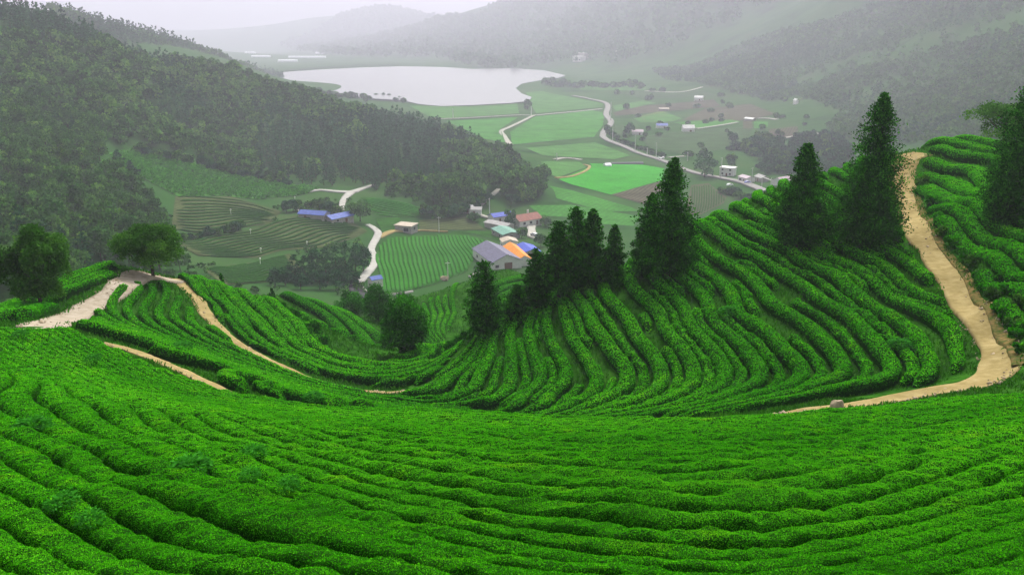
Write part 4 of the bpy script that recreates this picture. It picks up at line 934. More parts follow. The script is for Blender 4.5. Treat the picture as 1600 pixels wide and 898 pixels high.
road('concrete_road', [(574, 352), (583, 357), (591, 366), (583, 382), (580, 392), (586, 404), (584, 415), (571, 431), (559, 443)], [2.8, 3.1, 3.4, 3, 3, 3, 3, 2.9, 2.8], M_CONC, 'white winding concrete road beside the tea field')
road('asphalt_road', [(560, 441), (556, 450), (560, 459), (572, 466), (590, 468)], [3.6, 4.4, 4.6, 4.4, 4], M_ASPH, 'dark asphalt bend below the white road')
road('kerb', [(567, 441), (566, 449), (570, 456), (580, 462), (596, 463), (622, 462), (645, 458)], .5, M_CONC, 'pale kerb round the asphalt bend', .8)
road('dirt_track', [(592, 372), (604, 366), (616, 362), (640, 362), (662, 361), (700, 363)], [2.5, 3, 2.5, 1.2, 1], M_DIRT, 'sandy track to the brown hut')
road('village_lane', [(780, 297), (768, 307), (754, 319), (741, 330), (752, 338), (772, 343)], [3, 2.6, 2.2, 2.6, 2.6, 2.4], M_LANE, 'village lane going up into the wood', .5)
road('village_lane', [(832, 347), (830, 360), (834, 371), (852, 375), (880, 382), (905, 390)], [5, 4, 5, 5.5, 5, 5], M_LANE, 'wide village lane with a parked car', .5)
road('dirt_track', [(868, 279), (895, 276), (915, 268), (921, 261), (912, 258)], 2.2, M_DIRT, 'curved sandy track round the bright paddy')
_fw = road('field_wall', [(733, 434), (748, 428), (765, 427)], .8, M_CONC, 'low pale wall below the barn at the corner of the green tea field', .6); _fw['category'] = 'wall'; _fw['kind'] = 'thing'
road('dirt_track', [(1235, 163), (1260, 152), (1300, 138), (1345, 118), (1400, 92)], 3.5, FM['olive'], 'faint track up the right hill')
road('dam', [(440, 112), (500, 107), (560, 104), (625, 102)], 22, FM['dull'], 'low dam along the far lake shore', 1.5)
# ------------------------------------------------------------------ buildings
def prism(l, w, z0, z1, zr, over=0.0):
    """gabled block along x: eaves z1, ridge zr"""
    v = [(-l/2, -w/2, z0), (l/2, -w/2, z0), (l/2, w/2, z0), (-l/2, w/2, z0), (-l/2, -w/2, z1), (l/2, -w/2, z1), (l/2, w/2, z1), (-l/2, w/2, z1), (-l/2, 0, zr), (l/2, 0, zr)]
    return v, [(0, 1, 5, 4), (2, 3, 7, 6), (1, 2, 6, 9, 5), (3, 0, 4, 8, 7), (3, 2, 1, 0)]
def py_mesh(name, v, f, m):
    me = bpy.data.meshes.new(name); me.from_pydata([tuple(map(float, p)) for p in v], [], f); me.materials.append(m); me.update(); return me
def boxes(lst):
    V3, F3 = [], []
    for (cx, cy, cz, sx, sy, sz) in lst:
        b = len(V3)
        V3 += [(cx + dx * sx / 2, cy + dy * sy / 2, cz + dz * sz / 2) for dz in (-1, 1) for dy in (-1, 1) for dx in (-1, 1)]
        F3 += [tuple(b + k for k in q) for q in [(0, 2, 3, 1), (4, 5, 7, 6), (0, 1, 5, 4), (2, 6, 7, 3), (0, 4, 6, 2), (1, 3, 7, 5)]]
    return V3, F3
def corr_mat(name, c, rough=.55):
    m, nt, b = mat(name, rough, .1)
    tc = nt.nodes.new('ShaderNodeTexCoord'); wv = nd(nt, 'ShaderNodeTexWave', Scale=1.1, Distortion=.4); wv.bands_direction = 'X'
    nt.links.new(tc.outputs['Object'], wv.inputs['Vector'])
    n = nd(nt, 'ShaderNodeTexNoise', Scale=.8, Detail=6.0); nt.links.new(tc.outputs['Object'], n.inputs['Vector'])
    r = ramp(nt, n.outputs['Fac'], [(.3, tuple(k * .75 for k in c)), (.7, tuple(min(1, k * 1.15) for k in c))]); nt.links.new(r.outputs[0], b.inputs['Base Color'])
    bp = nd(nt, 'ShaderNodeBump', Strength=.6, Distance=.06); nt.links.new(wv.outputs['Fac'], bp.inputs['Height']); nt.links.new(bp.outputs['Normal'], b.inputs['Normal'])
    return m
M_WHITE = flat_mat('white_render', (.62, .60, .57), .8, .2, .12, .9); M_GREYW = flat_mat('grey_block', (.30, .285, .26), .9, .1, .2, 1.5); M_DARK = flat_mat('dark_opening', (.025, .024, .024), .6, .3); M_WOOD = flat_mat('brown_door', (.14, .06, .035), .7)
M_FRAME = flat_mat('window_frame', (.5, .5, .5), .5)
R_ = {'slate': corr_mat('slate_purple_roof', (.105, .10, .155)), 'orange': corr_mat('orange_roof', (.62, .21, .015)), 'blue': corr_mat('blue_roof', (.03, .06, .36)), 'teal': corr_mat('teal_roof', (.09, .23, .17)), 'red': corr_mat('red_tile_roof', (.20, .055, .032)),
      'grey': corr_mat('grey_roof', (.28, .27, .26)), 'white': corr_mat('white_roof', (.62, .60, .58)), 'tan': corr_mat('tan_roof', (.34, .28, .21)), 'paleblue': corr_mat('pale_blue_roof', (.06, .10, .34)), 'pink': corr_mat('mauve_roof', (.34, .26, .30))}
def house(px, ax0, ax1, l, w, wh, rh, roof, walls, name, label, doors=(), wins=(), cat='house', over=.4, flat=False, extra=None, dz=0.0):
    """px: pixel of the footprint's middle; ax0->ax1: pixels giving the ridge direction on the ground; openings: (face, offset, z, width, height) with faces s/n/e/w"""
    b = hit(*px, ymin=150 * SC); p, q = hit(*ax0, ymin=150 * SC), hit(*ax1, ymin=150 * SC)
    rz = math.atan2(q.y - p.y, q.x - p.x)
    cs = [gz(b.x + math.cos(rz) * i * l / 2 - math.sin(rz) * j * w / 2, b.y + math.sin(rz) * i * l / 2 + math.cos(rz) * j * w / 2) for i in (-1, 1) for j in (-1, 1)]
    z = float(np.mean(cs)) + dz; lowz = float(min(cs)) - z - .6
    t = empty(name, (b.x, b.y, z), rz); tag(t, label, cat)
    if flat:
        v, f = boxes([(0, 0, (lowz + wh) / 2, l, w, wh - lowz)]); link('wall', py_mesh('wall', v, f, walls), t)
        v, f = boxes([(0, 0, wh + rh / 2 + .01, l + over * 2, w + over * 2, rh)]); link('roof', py_mesh('roof', v, f, R_[roof]), t)
    else:
        v, f = prism(l, w, lowz, wh, wh + rh); link('wall', py_mesh('wall', v, f, walls), t)
        s = rh / (w / 2); e = over; th = .14; zz = wh + .02
        v = []
        for x in (-l / 2 - e, l / 2 + e):
            for dzz in (0, th): v += [(x, -w / 2 - e, zz - s * e + dzz), (x, 0, zz + rh + dzz), (x, w / 2 + e, zz - s * e + dzz)]
        f = [(3, 9, 10, 4), (4, 10, 11, 5), (0, 1, 7, 6), (1, 2, 8, 7), (0, 3, 4, 1), (1, 4, 5, 2), (6, 7, 10, 9), (7, 8, 11, 10), (0, 6, 9, 3), (2, 5, 11, 8)]
        link('roof', py_mesh('roof', v, f, R_[roof]), t)
    def opening(face, off, z0, ow, oh, nm, m):
        d = .05
        if face in 'sn': sy = -1 if face == 's' else 1; bx = (off, sy * (w / 2 + d / 2 + .003), z0 + oh / 2, ow, d, oh)
        else: sx = -1 if face == 'w' else 1; bx = (sx * (l / 2 + d / 2 + .003), off, z0 + oh / 2, d, ow, oh)
        v, f = boxes([bx]); o = link(nm, py_mesh(nm, v, f, m), t)
        if nm == 'window':
            fr = .09; cx, cy, cz, sx_, sy_, sz_ = bx; dd = d + .05
            if face in 'sn': ls = [(cx, cy, cz + k * (oh / 2 + fr / 2), ow + 2 * fr, dd, fr) for k in (-1, 1)] + [(cx + k * (ow / 2 + fr / 2), cy, cz, fr, dd, oh) for k in (-1, 1)]
            else: ls = [(cx, cy, cz + k * (oh / 2 + fr / 2), dd, ow + 2 * fr, fr) for k in (-1, 1)] + [(cx, cy + k * (ow / 2 + fr / 2), cz, dd, fr, oh) for k in (-1, 1)]
            v, f = boxes(ls); link('window_frame', py_mesh('window_frame', v, f, M_FRAME), o)
    for a in doors: opening(*a, 'door', M_WOOD)
    for a in wins: opening(*a, 'window', M_DARK)
    if extra: extra(t)
    return t
def chimney(t):
    v, f = boxes([(2.2, 1.0, 5.2, .7, .7, 3.4)]); link('chimney', py_mesh('chimney', v, f, M_WHITE), t)
house((776, 410), (752, 398), (793, 422), 23, 12, 3.6, 2.6, 'slate', M_WHITE, 'barn', 'large white barn with a greyish purple roof beside the orange roof', doors=[('e', .6, 0, 3.2, 3.0)], wins=[('s', -6, 1.2, 1.6, 1.1), ('s', 0, 1.2, 1.6, 1.1), ('s', 6, 1.2, 1.6, 1.1), ('e', -4, 1.3, 1.4, 1.1)], cat='barn')
house((808, 406), (790, 393), (823, 418), 22, 5.6, 3.2, 1.5, 'orange', M_WHITE, 'long_shed', 'long low white shed with a bright orange roof', wins=[('s', k, .8, 1.3, 1.5) for k in (-9, -6, -3, 0, 3, 6, 9)], cat='shed', over=.25)
house((795, 387), (789, 382), (801, 391), 6, 6.5, 3.4, .9, 'tan', M_WHITE, 'outbuilding', 'small pale outbuilding with a tan roof at the far end of the orange roof', doors=[('s', 0, 0, 1.2, 2.0)], wins=[('s', 2, 1, .9, .9)])
house((824, 400), (812, 391), (836, 406), 12, 8, 3.0, 1.3, 'blue', M_GREYW, 'blue_roof_house', 'house with a vivid blue roof right of the orange roofed shed', wins=[('s', -3, 1, 1.2, 1.2), ('s', 2, 1, 1.2, 1.2)], doors=[('s', 4.5, 0, 1.0, 2.0)])
house((790, 370), (778, 364), (803, 374), 14, 8.5, 2.8, .9, 'teal', M_GREYW, 'teal_roof_house', 'low house with a pale green roof edged in white', wins=[('s', -4, 1, 1.6, 1.1), ('s', 3, 1, 1.6, 1.1)], doors=[('e', 0, 0, 1.2, 2.0)])
house((780, 358), (767, 354), (794, 361), 14, 6, 2.8, .8, 'grey', M_GREYW, 'grey_roof_shed', 'grey roofed shed behind the pale green roof', doors=[('s', 3, 0, 1.4, 2)], cat='shed')
house((821, 350), (806, 350), (836, 347), 14, 9, 3.0, 2.2, 'red', M_WHITE, 'red_roof_house', 'farmhouse with a red tiled roof and a pale chimney', wins=[('s', -4, 1, 1.4, 1.2), ('s', 0, 1, 1.4, 1.2)], doors=[('s', 4, 0, 1.1, 2.1)], extra=chimney)
house((782, 345), (770, 344), (794, 342), 11, 6, 3.0, 1.3, 'blue', M_WHITE, 'blue_roof_house', 'white house with a blue roof left of the small round village tree', wins=[('s', 2, 1, 1.2, 1.2)], doors=[('s', -2, 0, 1.0, 2.0)])
house((743, 335), (735, 334), (751, 336), 6.0, 5, 3.0, .9, 'grey', M_WHITE, 'hut', 'white hut with a dark doorway beside the village lane', doors=[('s', -.6, 0, 1.3, 2.1)], wins=[('e', 0, 1, .9, .9)], cat='hut')
house((726, 331), (715, 330), (737, 331), 8, 4.5, 2.6, .8, 'white', M_GREYW, 'low_shed', 'low shed with a white roof half hidden in bushes', doors=[('s', 1, 0, 1, 1.9)], cat='shed')
house((635, 361), (624, 357), (646, 363), 8.5, 7, 3.0, .35, 'tan', M_GREYW, 'brick_hut', 'flat roofed brownish hut with a dark open front by the sandy track', wins=[('s', 1.6, .5, 2.6, 1.8), ('e', 0, .8, 2.0, 1.5)], cat='hut', flat=True)
house((491, 341), (480, 338), (504, 342), 13, 6, 2.6, 1.2, 'paleblue', M_GREYW, 'blue_roof_shed', 'left of two low blue roofed sheds on the tea slope', doors=[('s', -3, 0, 1.2, 1.9)], cat='shed')
house((529, 346), (516, 346), (542, 345), 12.5, 7, 2.6, 1.3, 'paleblue', M_GREYW, 'blue_roof_shed', 'right of two low blue roofed sheds, in front of the round tree', doors=[('s', 2, 0, 1.2, 1.9)], wins=[('s', -3, 1, 1.2, 1)], cat='shed')
house((587, 449), (577, 448), (597, 448), 3.9, 3.4, 3.1, .8, 'paleblue', M_WHITE, 'kiosk', 'tiny white cabin with a blue roof inside the asphalt bend', cat='cabin', over=.15, doors=[('e', 0, 0, .9, 1.9)], wins=[('w', 0, 1.1, .8, .7)])
house((1137, 274), (1128, 276), (1146, 277), 10, 7, 5.6, .4, 'white', M_WHITE, 'white_house', 'two storey white house with a flat roof by the village road', flat=True, wins=[('s', -3, 1, 1.4, 1.2), ('s', 2.5, 1, 1.4, 1.2), ('s', -3, 3.8, 1.4, 1.2), ('s', 2.5, 3.8, 1.4, 1.2)], doors=[('s', 0, 0, 1.1, 2.1)])
house((1166, 284), (1158, 283), (1174, 286), 9, 7, 3.2, 1.0, 'pink', M_WHITE, 'shop', 'low roadside shop with a mauve roof', wins=[('s', -2, .6, 2.4, 1.7)], doors=[('s', 1.8, 0, 1.2, 2.1)], cat='shop')
house((1224, 288), (1210, 290), (1238, 284), 14, 9, 3.0, 2.0, 'pink', M_WHITE, 'farmhouse', 'mauve roofed farmhouse showing just above the tea crest', wins=[('s', -3, 1, 1.4, 1.2), ('s', 3, 1, 1.4, 1.2)])
house((1190, 283), (1182, 281), (1200, 285), 9, 6, 2.8, 1.4, 'grey', M_GREYW, 'grey_house', 'grey roofed house between the shop and the farmhouse', doors=[('s', 0, 0, 1.1, 2)])
house((1075, 206), (1067, 206), (1083, 206), 12, 9, 4.2, 3.0, 'white', M_WHITE, 'white_farm_shed', 'white gabled farm shed alone in the dull tea field', doors=[('s', 2, 0, 2.0, 2.4)], wins=[('w', 0, 1.2, 1.4, 1.2)], cat='shed')
house((1034, 200), (1028, 200), (1040, 200), 12, 8, 3.0, 2.0, 'paleblue', M_WHITE, 'blue_roof_house', 'far house with a dull blue roof left of the white farm shed', doors=[('s', 2, 0, 1.4, 2)])
house((996, 210), (990, 210), (1002, 210), 11, 8, 3.2, 1.8, 'pink', M_WHITE, 'far_house', 'far house beside a dark round tree near the road bend', doors=[('s', 2, 0, 1.4, 2)])
house((1092, 157), (1088, 157), (1097, 157), 13, 9, 4.5, 2.5, 'white', M_WHITE, 'white_hut', 'small white building in the far valley', cat='hut', doors=[('s', 2, 0, 1.6, 2.2)])
house((1172, 189), (1166, 189), (1178, 189), 12, 7, 2.6, 1.2, 'white', M_GREYW, 'pale_shed', 'pale shed above the square brown plot', cat='shed')
house((1037, 173), (1030, 173), (1044, 173), 14, 7, 2.8, 1.2, 'tan', M_GREYW, 'tan_shed', 'tan shed among small trees in the brown far field', cat='shed')
house((905, 96), (898, 96), (912, 96), 34, 16, 12, .8, 'white', M_WHITE, 'white_block', 'pale hazy block at the far end of the lake', cat='building', flat=True, wins=[('s', k, 3, 4, 3) for k in (-12, -4, 4, 12)])
house((912, 92), (905, 92), (919, 92), 26, 16, 14, .8, 'white', M_GREYW, 'grey_block', 'hazy grey block just behind the pale one beyond the lake', cat='building', flat=True)
for i, (u, v, l) in enumerate([(975, 84, 46), (1243, 163, 10)]):
    house((u, v), (u - 6, v), (u + 6, v), l, l * .3, 5, 2, 'white', M_WHITE, 'long_hall' if i == 0 else 'white_hut', ['long pale hall on the far hillside right of the lake', 'tiny white hut at the foot of the right hill'][i], cat='hall' if i == 0 else 'hut')
# greenhouses
M_POLY = flat_mat('greenhouse_film', (.62, .63, .64), .4, .4, .1, .3)
def tunnel(l, r, k=9):
    v, f = [], []
    for x in (-l / 2, l / 2):
        for j in range(k): a = PI * j / (k - 1); v.append((x, -math.cos(a) * r, math.sin(a) * r * .8))
    f = [(j, j + 1, k + j + 1, k + j)[::-1] for j in range(k - 1)] + [tuple(range(k)), tuple(range(k, 2 * k))[::-1]]
    return v, f
def greenhouse(u, v, l, r, label, rz=0.0, m=None):
    b = hit(u, v, ymin=150 * SC); t = empty('greenhouse', b, rz); tag(t, label, 'greenhouse', 'greenhouses in the valley')
    vv, f = tunnel(l, r); link('cover', py_mesh('cover', vv, f, m or M_POLY), t)
    vv, f = boxes([(l / 2 + .06, 0, r * .3, .1, r * .6, r * .6)]); link('door', py_mesh('door', vv, f, M_FRAME), t)
for u, v, l, lab in [(391, 84, 40, 'far pale greenhouse, leftmost beyond the dam'), (408, 90, 66, 'far pale greenhouse just behind the left end of the dam'), (480, 91, 130, 'longest pale greenhouse strip beyond the dam'), (450, 97, 60, 'pale greenhouse nearest the dam'), (503, 84, 55, 'small pale greenhouse at the foot of the far mountain')]:
    greenhouse(u, v, l, 9, lab)
greenhouse(975, 257, 30, 2.4, 'long grey greenhouse tunnel at the top of the bright paddy', .1, flat_mat('shade_net', (.10, .10, .105), .8, .1))
greenhouse(949, 260, 5, 3.0, 'short white greenhouse at the left end of the long grey one', .3)
# poles, posts, cars
M_POLE = flat_mat('concrete_pole', (.48, .47, .44), .8)
def pole(bu, bv, tv_, label, arms=1):
    b = hit(bu, bv, ymin=150 * SC); fw = b.y * CP - b.z * SP; h = (bv - tv_) / FPX * fw
    t = empty('utility_pole', b, random.uniform(0, 3)); tag(t, label, 'utility pole', 'utility poles of the valley'); r = max(.16, fw * .00042)
    v, f = tube([(0, 0, -.5), (0, 0, h * .5), (0, 0, h)], [r * 1.2, r, r * .8], 8); link('pole', mesh_np('pole', v, f, M_POLE, smooth=True), t)
    for k in range(arms):
        v, f = boxes([(0, r + .02, h - .5 - k * .9, 1.9, .16, .16)]); link('crossarm', py_mesh('crossarm', v, f, M_POLE), t)
for bu, bv, tv_, lab in [(765, 339, 309, 'tall pale pole beside the blue roofed village house'), (686, 363, 338, 'pole standing in the tea field left of the village'), (700, 437, 408, 'pole at the near edge of the green tea field'), (764, 413, 398, 'short pole against the barn roof'),
                         (824, 400, 386, 'short pole against the vivid blue roof'), (1126, 280, 246, 'thick pole in front of the two storey white house'), (1174, 290, 262, 'pole leaning over the village road by the shop'), (1074, 252, 238, 'pole above the dark roadside tree'),
                         (1025, 247, 223, 'tall thin pole by the white truck'), (1011, 243, 231, 'small pole left of the tall thin one'), (992, 238, 211, 'pole on the road below the far mauve house'), (957, 222, 190, 'pole at the lower end of the road bend'),
                         (954, 190, 160, 'pole at the upper end of the road bend'), (870, 251, 239, 'small pole near the little bridge'), (708, 186, 170, 'pole on the lake shore paddy'), (830, 181, 167, 'pole at the paddy lane fork'), (1204, 296, 278, 'pole at the crest end of the village road')]:
    pole(bu, bv, tv_, lab)
def gate():
    b = hit(1190, 292, ymin=150 * SC); b2 = hit(1205, 295, ymin=150 * SC)
    t = empty('road_gantry', b, math.atan2(b2.y - b.y, b2.x - b.x)); tag(t, 'grey beam on two posts standing beside the village road', 'gantry')
    L = (b2 - b).length
    for x in (0, L):
        v, f = boxes([(x, 0, 2.8, .4, .4, 6.6)]); link('post', py_mesh('post', v, f, M_POLE), t)
    v, f = boxes([(L / 2, 0, 6.3, L + 1.6, .5, .45)]); link('beam', py_mesh('beam', v, f, M_POLE), t)
gate()
def frost_post(u, v, lab):
    b = hit(u, v, ymin=150 * SC); t = empty('white_post', b); tag(t, lab, 'post', 'white posts in the tea fields')
    v_, f = boxes([(0, 0, .95, .14, .14, 2.6)]); link('post', py_mesh('post', v_, f, M_WHITE), t)
    v_, f = boxes([(0, 0, 2.45, .5, .45, .5)]); link('head', py_mesh('head', v_, f, M_WHITE), t)
for u, v, lab in [(361, 336, 'white post among the upper left terraces'), (392, 368, 'white post at the top edge of the wide tea field'), (480, 387, 'white post beside the sandy patch left of the dark grove'), (407, 414, 'white post in the middle of the lowest left field'),
                  (467, 336, 'white post next to the left blue roofed shed'), (461, 315, 'white post above the blue roofed sheds'), (408, 398, 'white post at the bottom edge of the wide tea field')]:
    frost_post(u, v, lab)
def car(u, v, rz, col, label, truck=False):
    b = hit(u, v, ymin=150 * SC); t = empty('truck' if truck else 'car', (b.x, b.y, b.z + .75), rz); tag(t, label, 'truck' if truck else 'car')
    m = flat_mat('car_paint', col, .3, .5, .03)
    prof = [(-2.2, .35), (2.2, .35), (2.25, .75), (2.1, .95), (1.2, 1.0), (.6, 1.48), (-1.4, 1.5), (-2.0, 1.0), (-2.25, .85)] if not truck else [(-2.6, .5), (2.4, .5), (2.5, 1.1), (2.2, 1.95), (.9, 2.0), (.8, 1.25), (-2.6, 1.25)]
    k = len(prof); vv = [(x, y, z) for y in (-.85, .85) for x, z in prof]
    f = [tuple(range(k)), tuple(range(k, 2 * k))[::-1]] + [((j + 1) % k, j, k + j, k + (j + 1) % k) for j in range(k)]
    link('body', py_mesh('body', vv, f, m), t)
    v_, f = boxes([(-.2 if not truck else 1.55, 0, 1.22 if not truck else 1.6, 2.2 if not truck else .8, 1.74, .34)]); link('window', py_mesh('window', v_, f, M_DARK), t)
    for x in (-1.4, 1.4):
        for y in (-.8, .8):
            vv, ff = tube([(x, y - .11, .33), (x, y + .11, .33)], [.33, .33], 12); vv = np.r_[vv, [(x, y - .11, .33), (x, y + .11, .33)]]; n = len(vv)
            tri = [(j, (j + 1) % 12, n - 2) for j in range(12)] + [(12 + (j + 1) % 12, 12 + j, n - 1) for j in range(12)]
            link('wheel', mesh_np('wheel', vv, [ff, np.array(tri)], M_DARK), t)
car(835, 371, 2.2, (.45, .46, .48), 'silver car parked on the wide village lane'); car(1140, 292, .5, (.7, .7, .7), 'white car parked by the village road')
car(1033, 250, -.3, (.72, .72, .72), 'white truck stopped on the road by the tall thin pole', True); car(1168, 288, .4, (.10, .13, .40), 'dark blue car in front of the roadside shop'); car(1058, 263, 2.6, (.3, .3, .32), 'grey car driving on the village road')
# stones
def rock(u, v, s, label, cat='boulder', ymin=0):
    b = hit(u, v, ymin=ymin); rng = np.random.default_rng(int(u)); bm = bmesh.new(); bmesh.ops.create_icosphere(bm, subdivisions=3, radius=1)
    for w_ in bm.verts:
        c = w_.co; k = 1 + .22 * float(vnoise(np.array(c.x * 1.8 + 5), np.array(c.y * 1.8 + c.z * 1.3), 61)) + .07 * float(vnoise(np.array(c.x * 6), np.array(c.y * 6 + c.z * 5), 62))
        w_.co = Vector((c.x * s[0] * k, c.y * s[1] * k, c.z * s[2] * k + s[2] * .5))
    me = bpy.data.meshes.new('boulder'); bm.to_mesh(me); bm.free(); me.materials.append(M_ROCK)
    o = link('boulder', me); o.location = b; return tag(o, label, cat)
M_ROCK = noise_mat('stone', [(.3, (.24, .19, .12)), (.7, (.42, .34, .24))], 4, .9, 8, bump=.03)
rock(1307, 643, (.30, .26, .36), 'pale boulder at the edge of the wide dirt path'); rock(694, 438, (1.6, 1.2, 1.1), 'grey concrete lump at the foot of the pole in the green tea field', ymin=150 * SC)
# ------------------------------------------------------------------ trees and bushes of the valley
def valley_tree(u, v, wpx, hpx, label, group, seed, kind=0, dark=False):
    b = hit(u, v, ymin=110 * SC); fw = b.y * CP - b.z * SP; h = hpx / FPX * fw; r = wpx / FPX * fw * .5
    q, ti = broad_crown(h, r, 1100, max(.3, fw * .0021), seed, base=.0, lobes=14) if kind == 0 else conifer_crown(h, r * 1.25, 3200, max(.3, fw * .0017), seed, bare=.03, power=.6, rough=.3)
    t = empty('tree' if kind == 0 else 'conifer', b); tag(t, label, 'tree', group)
    link('crown', mesh_np('crown', q, LEAFN(len(ti)), M_FORC if (kind or dark) else M_FORB, col=np.repeat(ti, 4)), t)
    tm = trunk_mesh(h * .7, h * .03, seed); link('trunk', mesh_np('trunk', tm[0], tm[1], M_BARK), t)
VT = [(563, 346, 44, 34, 'round tree between the blue roofed sheds and the winding white road', 0), (798, 355, 22, 28, 'small round dark tree in the middle of the village', 0), (1101, 277, 48, 38, 'large dark spreading tree beside the village road', 0), (1181, 235, 24, 26, 'dark tree at the corner of the white lane', 0),
      (981, 211, 18, 20, 'dark round tree left of the far mauve house', 0), (824, 171, 12, 16, 'small tree above the paddy lane fork', 0), (1075, 248, 16, 14, 'small tree behind the roadside poles', 0), (1099, 246, 12, 14, 'little tree right of the roadside poles', 0),
      (186, 268, 18, 34, 'dark cypress standing at the edge of the overgrown slope', 1), (205, 276, 16, 26, 'smaller dark cypress on the overgrown slope', 1), (853, 354, 18, 16, 'dark bush right of the red roofed house', 0), (845, 385, 26, 20, 'dark bush right of the vivid blue roof', 0), (751, 424, 20, 12, 'dark bush at the near corner of the barn', 0),
      (815, 372, 18, 18, 'bush between the pale green roof and the parked car', 0), (740, 345, 22, 12, 'bush in front of the white hut', 0), (571, 160, 5, 9, 'tiny lone tree on the near lake shore', 0)]
for i, (u, v, w_, h_, lab, kd) in enumerate(VT): valley_tree(u, v, w_, h_, lab, None, 400 + i, kd, dark=i in (1, 2, 3, 4))
GR = [(430, 446, 26, 30), (446, 446, 22, 30), (462, 440, 28, 44), (478, 443, 28, 46), (494, 440, 30, 52), (510, 441, 30, 56), (526, 440, 30, 58), (541, 437, 32, 62), (556, 432, 32, 54), (568, 424, 26, 42), (500, 452, 30, 32), (530, 453, 30, 34), (470, 452, 24, 24), (553, 448, 22, 26)]
for i, (u, v, w_, h_) in enumerate(GR): valley_tree(u, v, w_, h_, 'dark tree in the dense grove left of the winding white road', 'grove left of the winding white road', 430 + i, 1 if i in (2, 3, 5, 6, 7) else 0, True)
rg = random.Random(3)
GR2 = [(1140 + rg.uniform(0, 190), rg.uniform(220, 274)) for _ in range(120)]
for i, (u, v) in enumerate(sorted(GR2, key=lambda p: p[1])):
    if v > 262 - (u - 1140) * .05 and u < 1180: continue
    valley_tree(u, v, rg.uniform(12, 22), rg.uniform(11, 20), 'tree in the grove behind the village road, below the white lane', 'grove behind the village road', 470 + i, 1 if rg.random() < .3 else 0, rg.random() < .5)
def hedge_line(pl, n, wpx, hpx, label, group, seed):
    p = spline(pl, 10); r_ = random.Random(seed)
    for i in range(n):
        u, v = p[int(i * (len(p) - 1) / max(1, n - 1))]
        valley_tree(u + r_.uniform(-2, 2), v + r_.uniform(-1.5, 1.5), wpx * r_.uniform(.7, 1.3), hpx * r_.uniform(.7, 1.3), label, group, seed + i, 0, r_.random() < .4)
hedge_line([(216, 240), (300, 258), (372, 276), (450, 290)], 26, 17, 15, 'leafy bush along the lower edge of the wood above the bright slope', 'bushes along the wood edge', 600)
hedge_line([(268, 377), (300, 374), (340, 368), (378, 360)], 14, 16, 13, 'bush in the dark hedge between the two left tea fields', 'bushes between the left tea fields', 640)
hedge_line([(450, 332), (480, 328), (510, 330), (528, 335)], 10, 18, 16, 'bush in the thicket behind the blue roofed sheds', 'thicket behind the blue roofs', 660)
hedge_line([(660, 335), (690, 340), (715, 336), (740, 328), (760, 320)], 12, 20, 17, 'bush along the foot of the wood behind the white hut', 'bushes behind the white hut', 680)
hedge_line([(950, 205), (958, 216), (985, 228), (1010, 238), (1035, 247)], 16, 8, 7, 'low bush on the verge of the valley road', 'bushes on the road verge', 700)
hedge_line([(855, 132), (880, 136), (920, 138), (960, 137), (1000, 138)], 20, 13, 10, 'far tree in the belt right of the lake', 'tree belt right of the lake', 730)
hedge_line([(1130, 300), (1150, 307), (1170, 312), (1190, 308)], 8, 18, 12, 'bush below the village road', 'bushes below the village road', 760)
hedge_line([(800, 318), (830, 312), (850, 300)], 8, 16, 13, 'bush at the tip of the wooded spur', 'bushes at the spur tip', 780)
hedge_line([(630, 160), (600, 157), (560, 156), (530, 152), (500, 148)], 16, 10, 8, 'small tree on the near lake shore', 'trees on the near lake shore', 800)

rf_ = random.Random(21)
for i in range(46):
    u, v = rf_.uniform(955, 1300), rf_.uniform(140, 232)
    valley_tree(u, v, rf_.uniform(5, 10), rf_.uniform(4, 8), 'small far bush among the fields right of the valley road', 'bushes in the far fields', 850 + i)
keep_ = np.array([not any(in_poly(np.array([a]), np.array([b]), pl)[0] for _, pl, _ in FIELDS[24:]) for a, b in zip(ue, ve)])
merged('scrub', pe[keep_], np.zeros(int(keep_.sum()), int), FLOW, (M_FORB, M_FORC), 'scrub and rough bushes on the uncropped valley side', 'scrub', .32, 34)
# ------------------------------------------------------------------ grass and weeds between the rows
def path_dist(x, y, xy):
    d = np.full(len(x), 1e9)
    for (x0, y0), (x1, y1) in zip(xy[:-1], xy[1:]):
        ex, ey = x1 - x0, y1 - y0; t = np.clip(((x - x0) * ex + (y - y0) * ey) / max(ex * ex + ey * ey, 1e-9), 0, 1)
        d = np.minimum(d, np.hypot(x - x0 - t * ex, y - y0 - t * ey))
    return d
def grass_field():
    rng = np.random.default_rng(77); n = 620000
    l = rng.uniform(math.log(7 + Y0), math.log(165 + Y0), n); s_ = rng.uniform(-.72, .72, n)
    y = np.exp(l) - Y0; x = s_ * (y + Y0)
    z = gz(x, y); u, v = proj(x, y, z)
    ok = (u > -120) & (u < 1720) & (v < 1000)
    pc = vnoise(x / 1.7, y / 1.7, 81) + .5 * vnoise(x / .6, y / .6, 82)
    ok &= pc > -.55
    for xy, wd in PATHS:
        d = path_dist(x, y, xy); ok &= d > wd * (.43 + .08 * rng.normal(size=n))
    x, y, z, pc = x[ok], y[ok], z[ok], pc[ok]; n = len(x)
    L = np.clip(.0042 * y, .18, .32) * rng.uniform(.5, 1.5, n) * (1 + .4 * pc)
    ax = np.c_[rng.normal(0, .5, n), rng.normal(0, .5, n), np.ones(n)]
    q = leaf_quads(np.c_[x, y, z + L * .25], ax, L, .13, rng)
    ti = np.clip(.5 + .18 * rng.normal(size=n) + .12 * pc, 0, 1)
    o = link('grass', mesh_np('grass', q, LEAFN(n), M_GRASS, col=np.repeat(ti, 4))); tag(o, 'grass and weeds growing between the tea rows', 'grass', kind='stuff')
M_GRASS = leaf_mat('grass_blades', [(0, (.010, .045, .003)), (.5, (.026, .135, .005)), (1, (.085, .26, .018))], transl=.2)
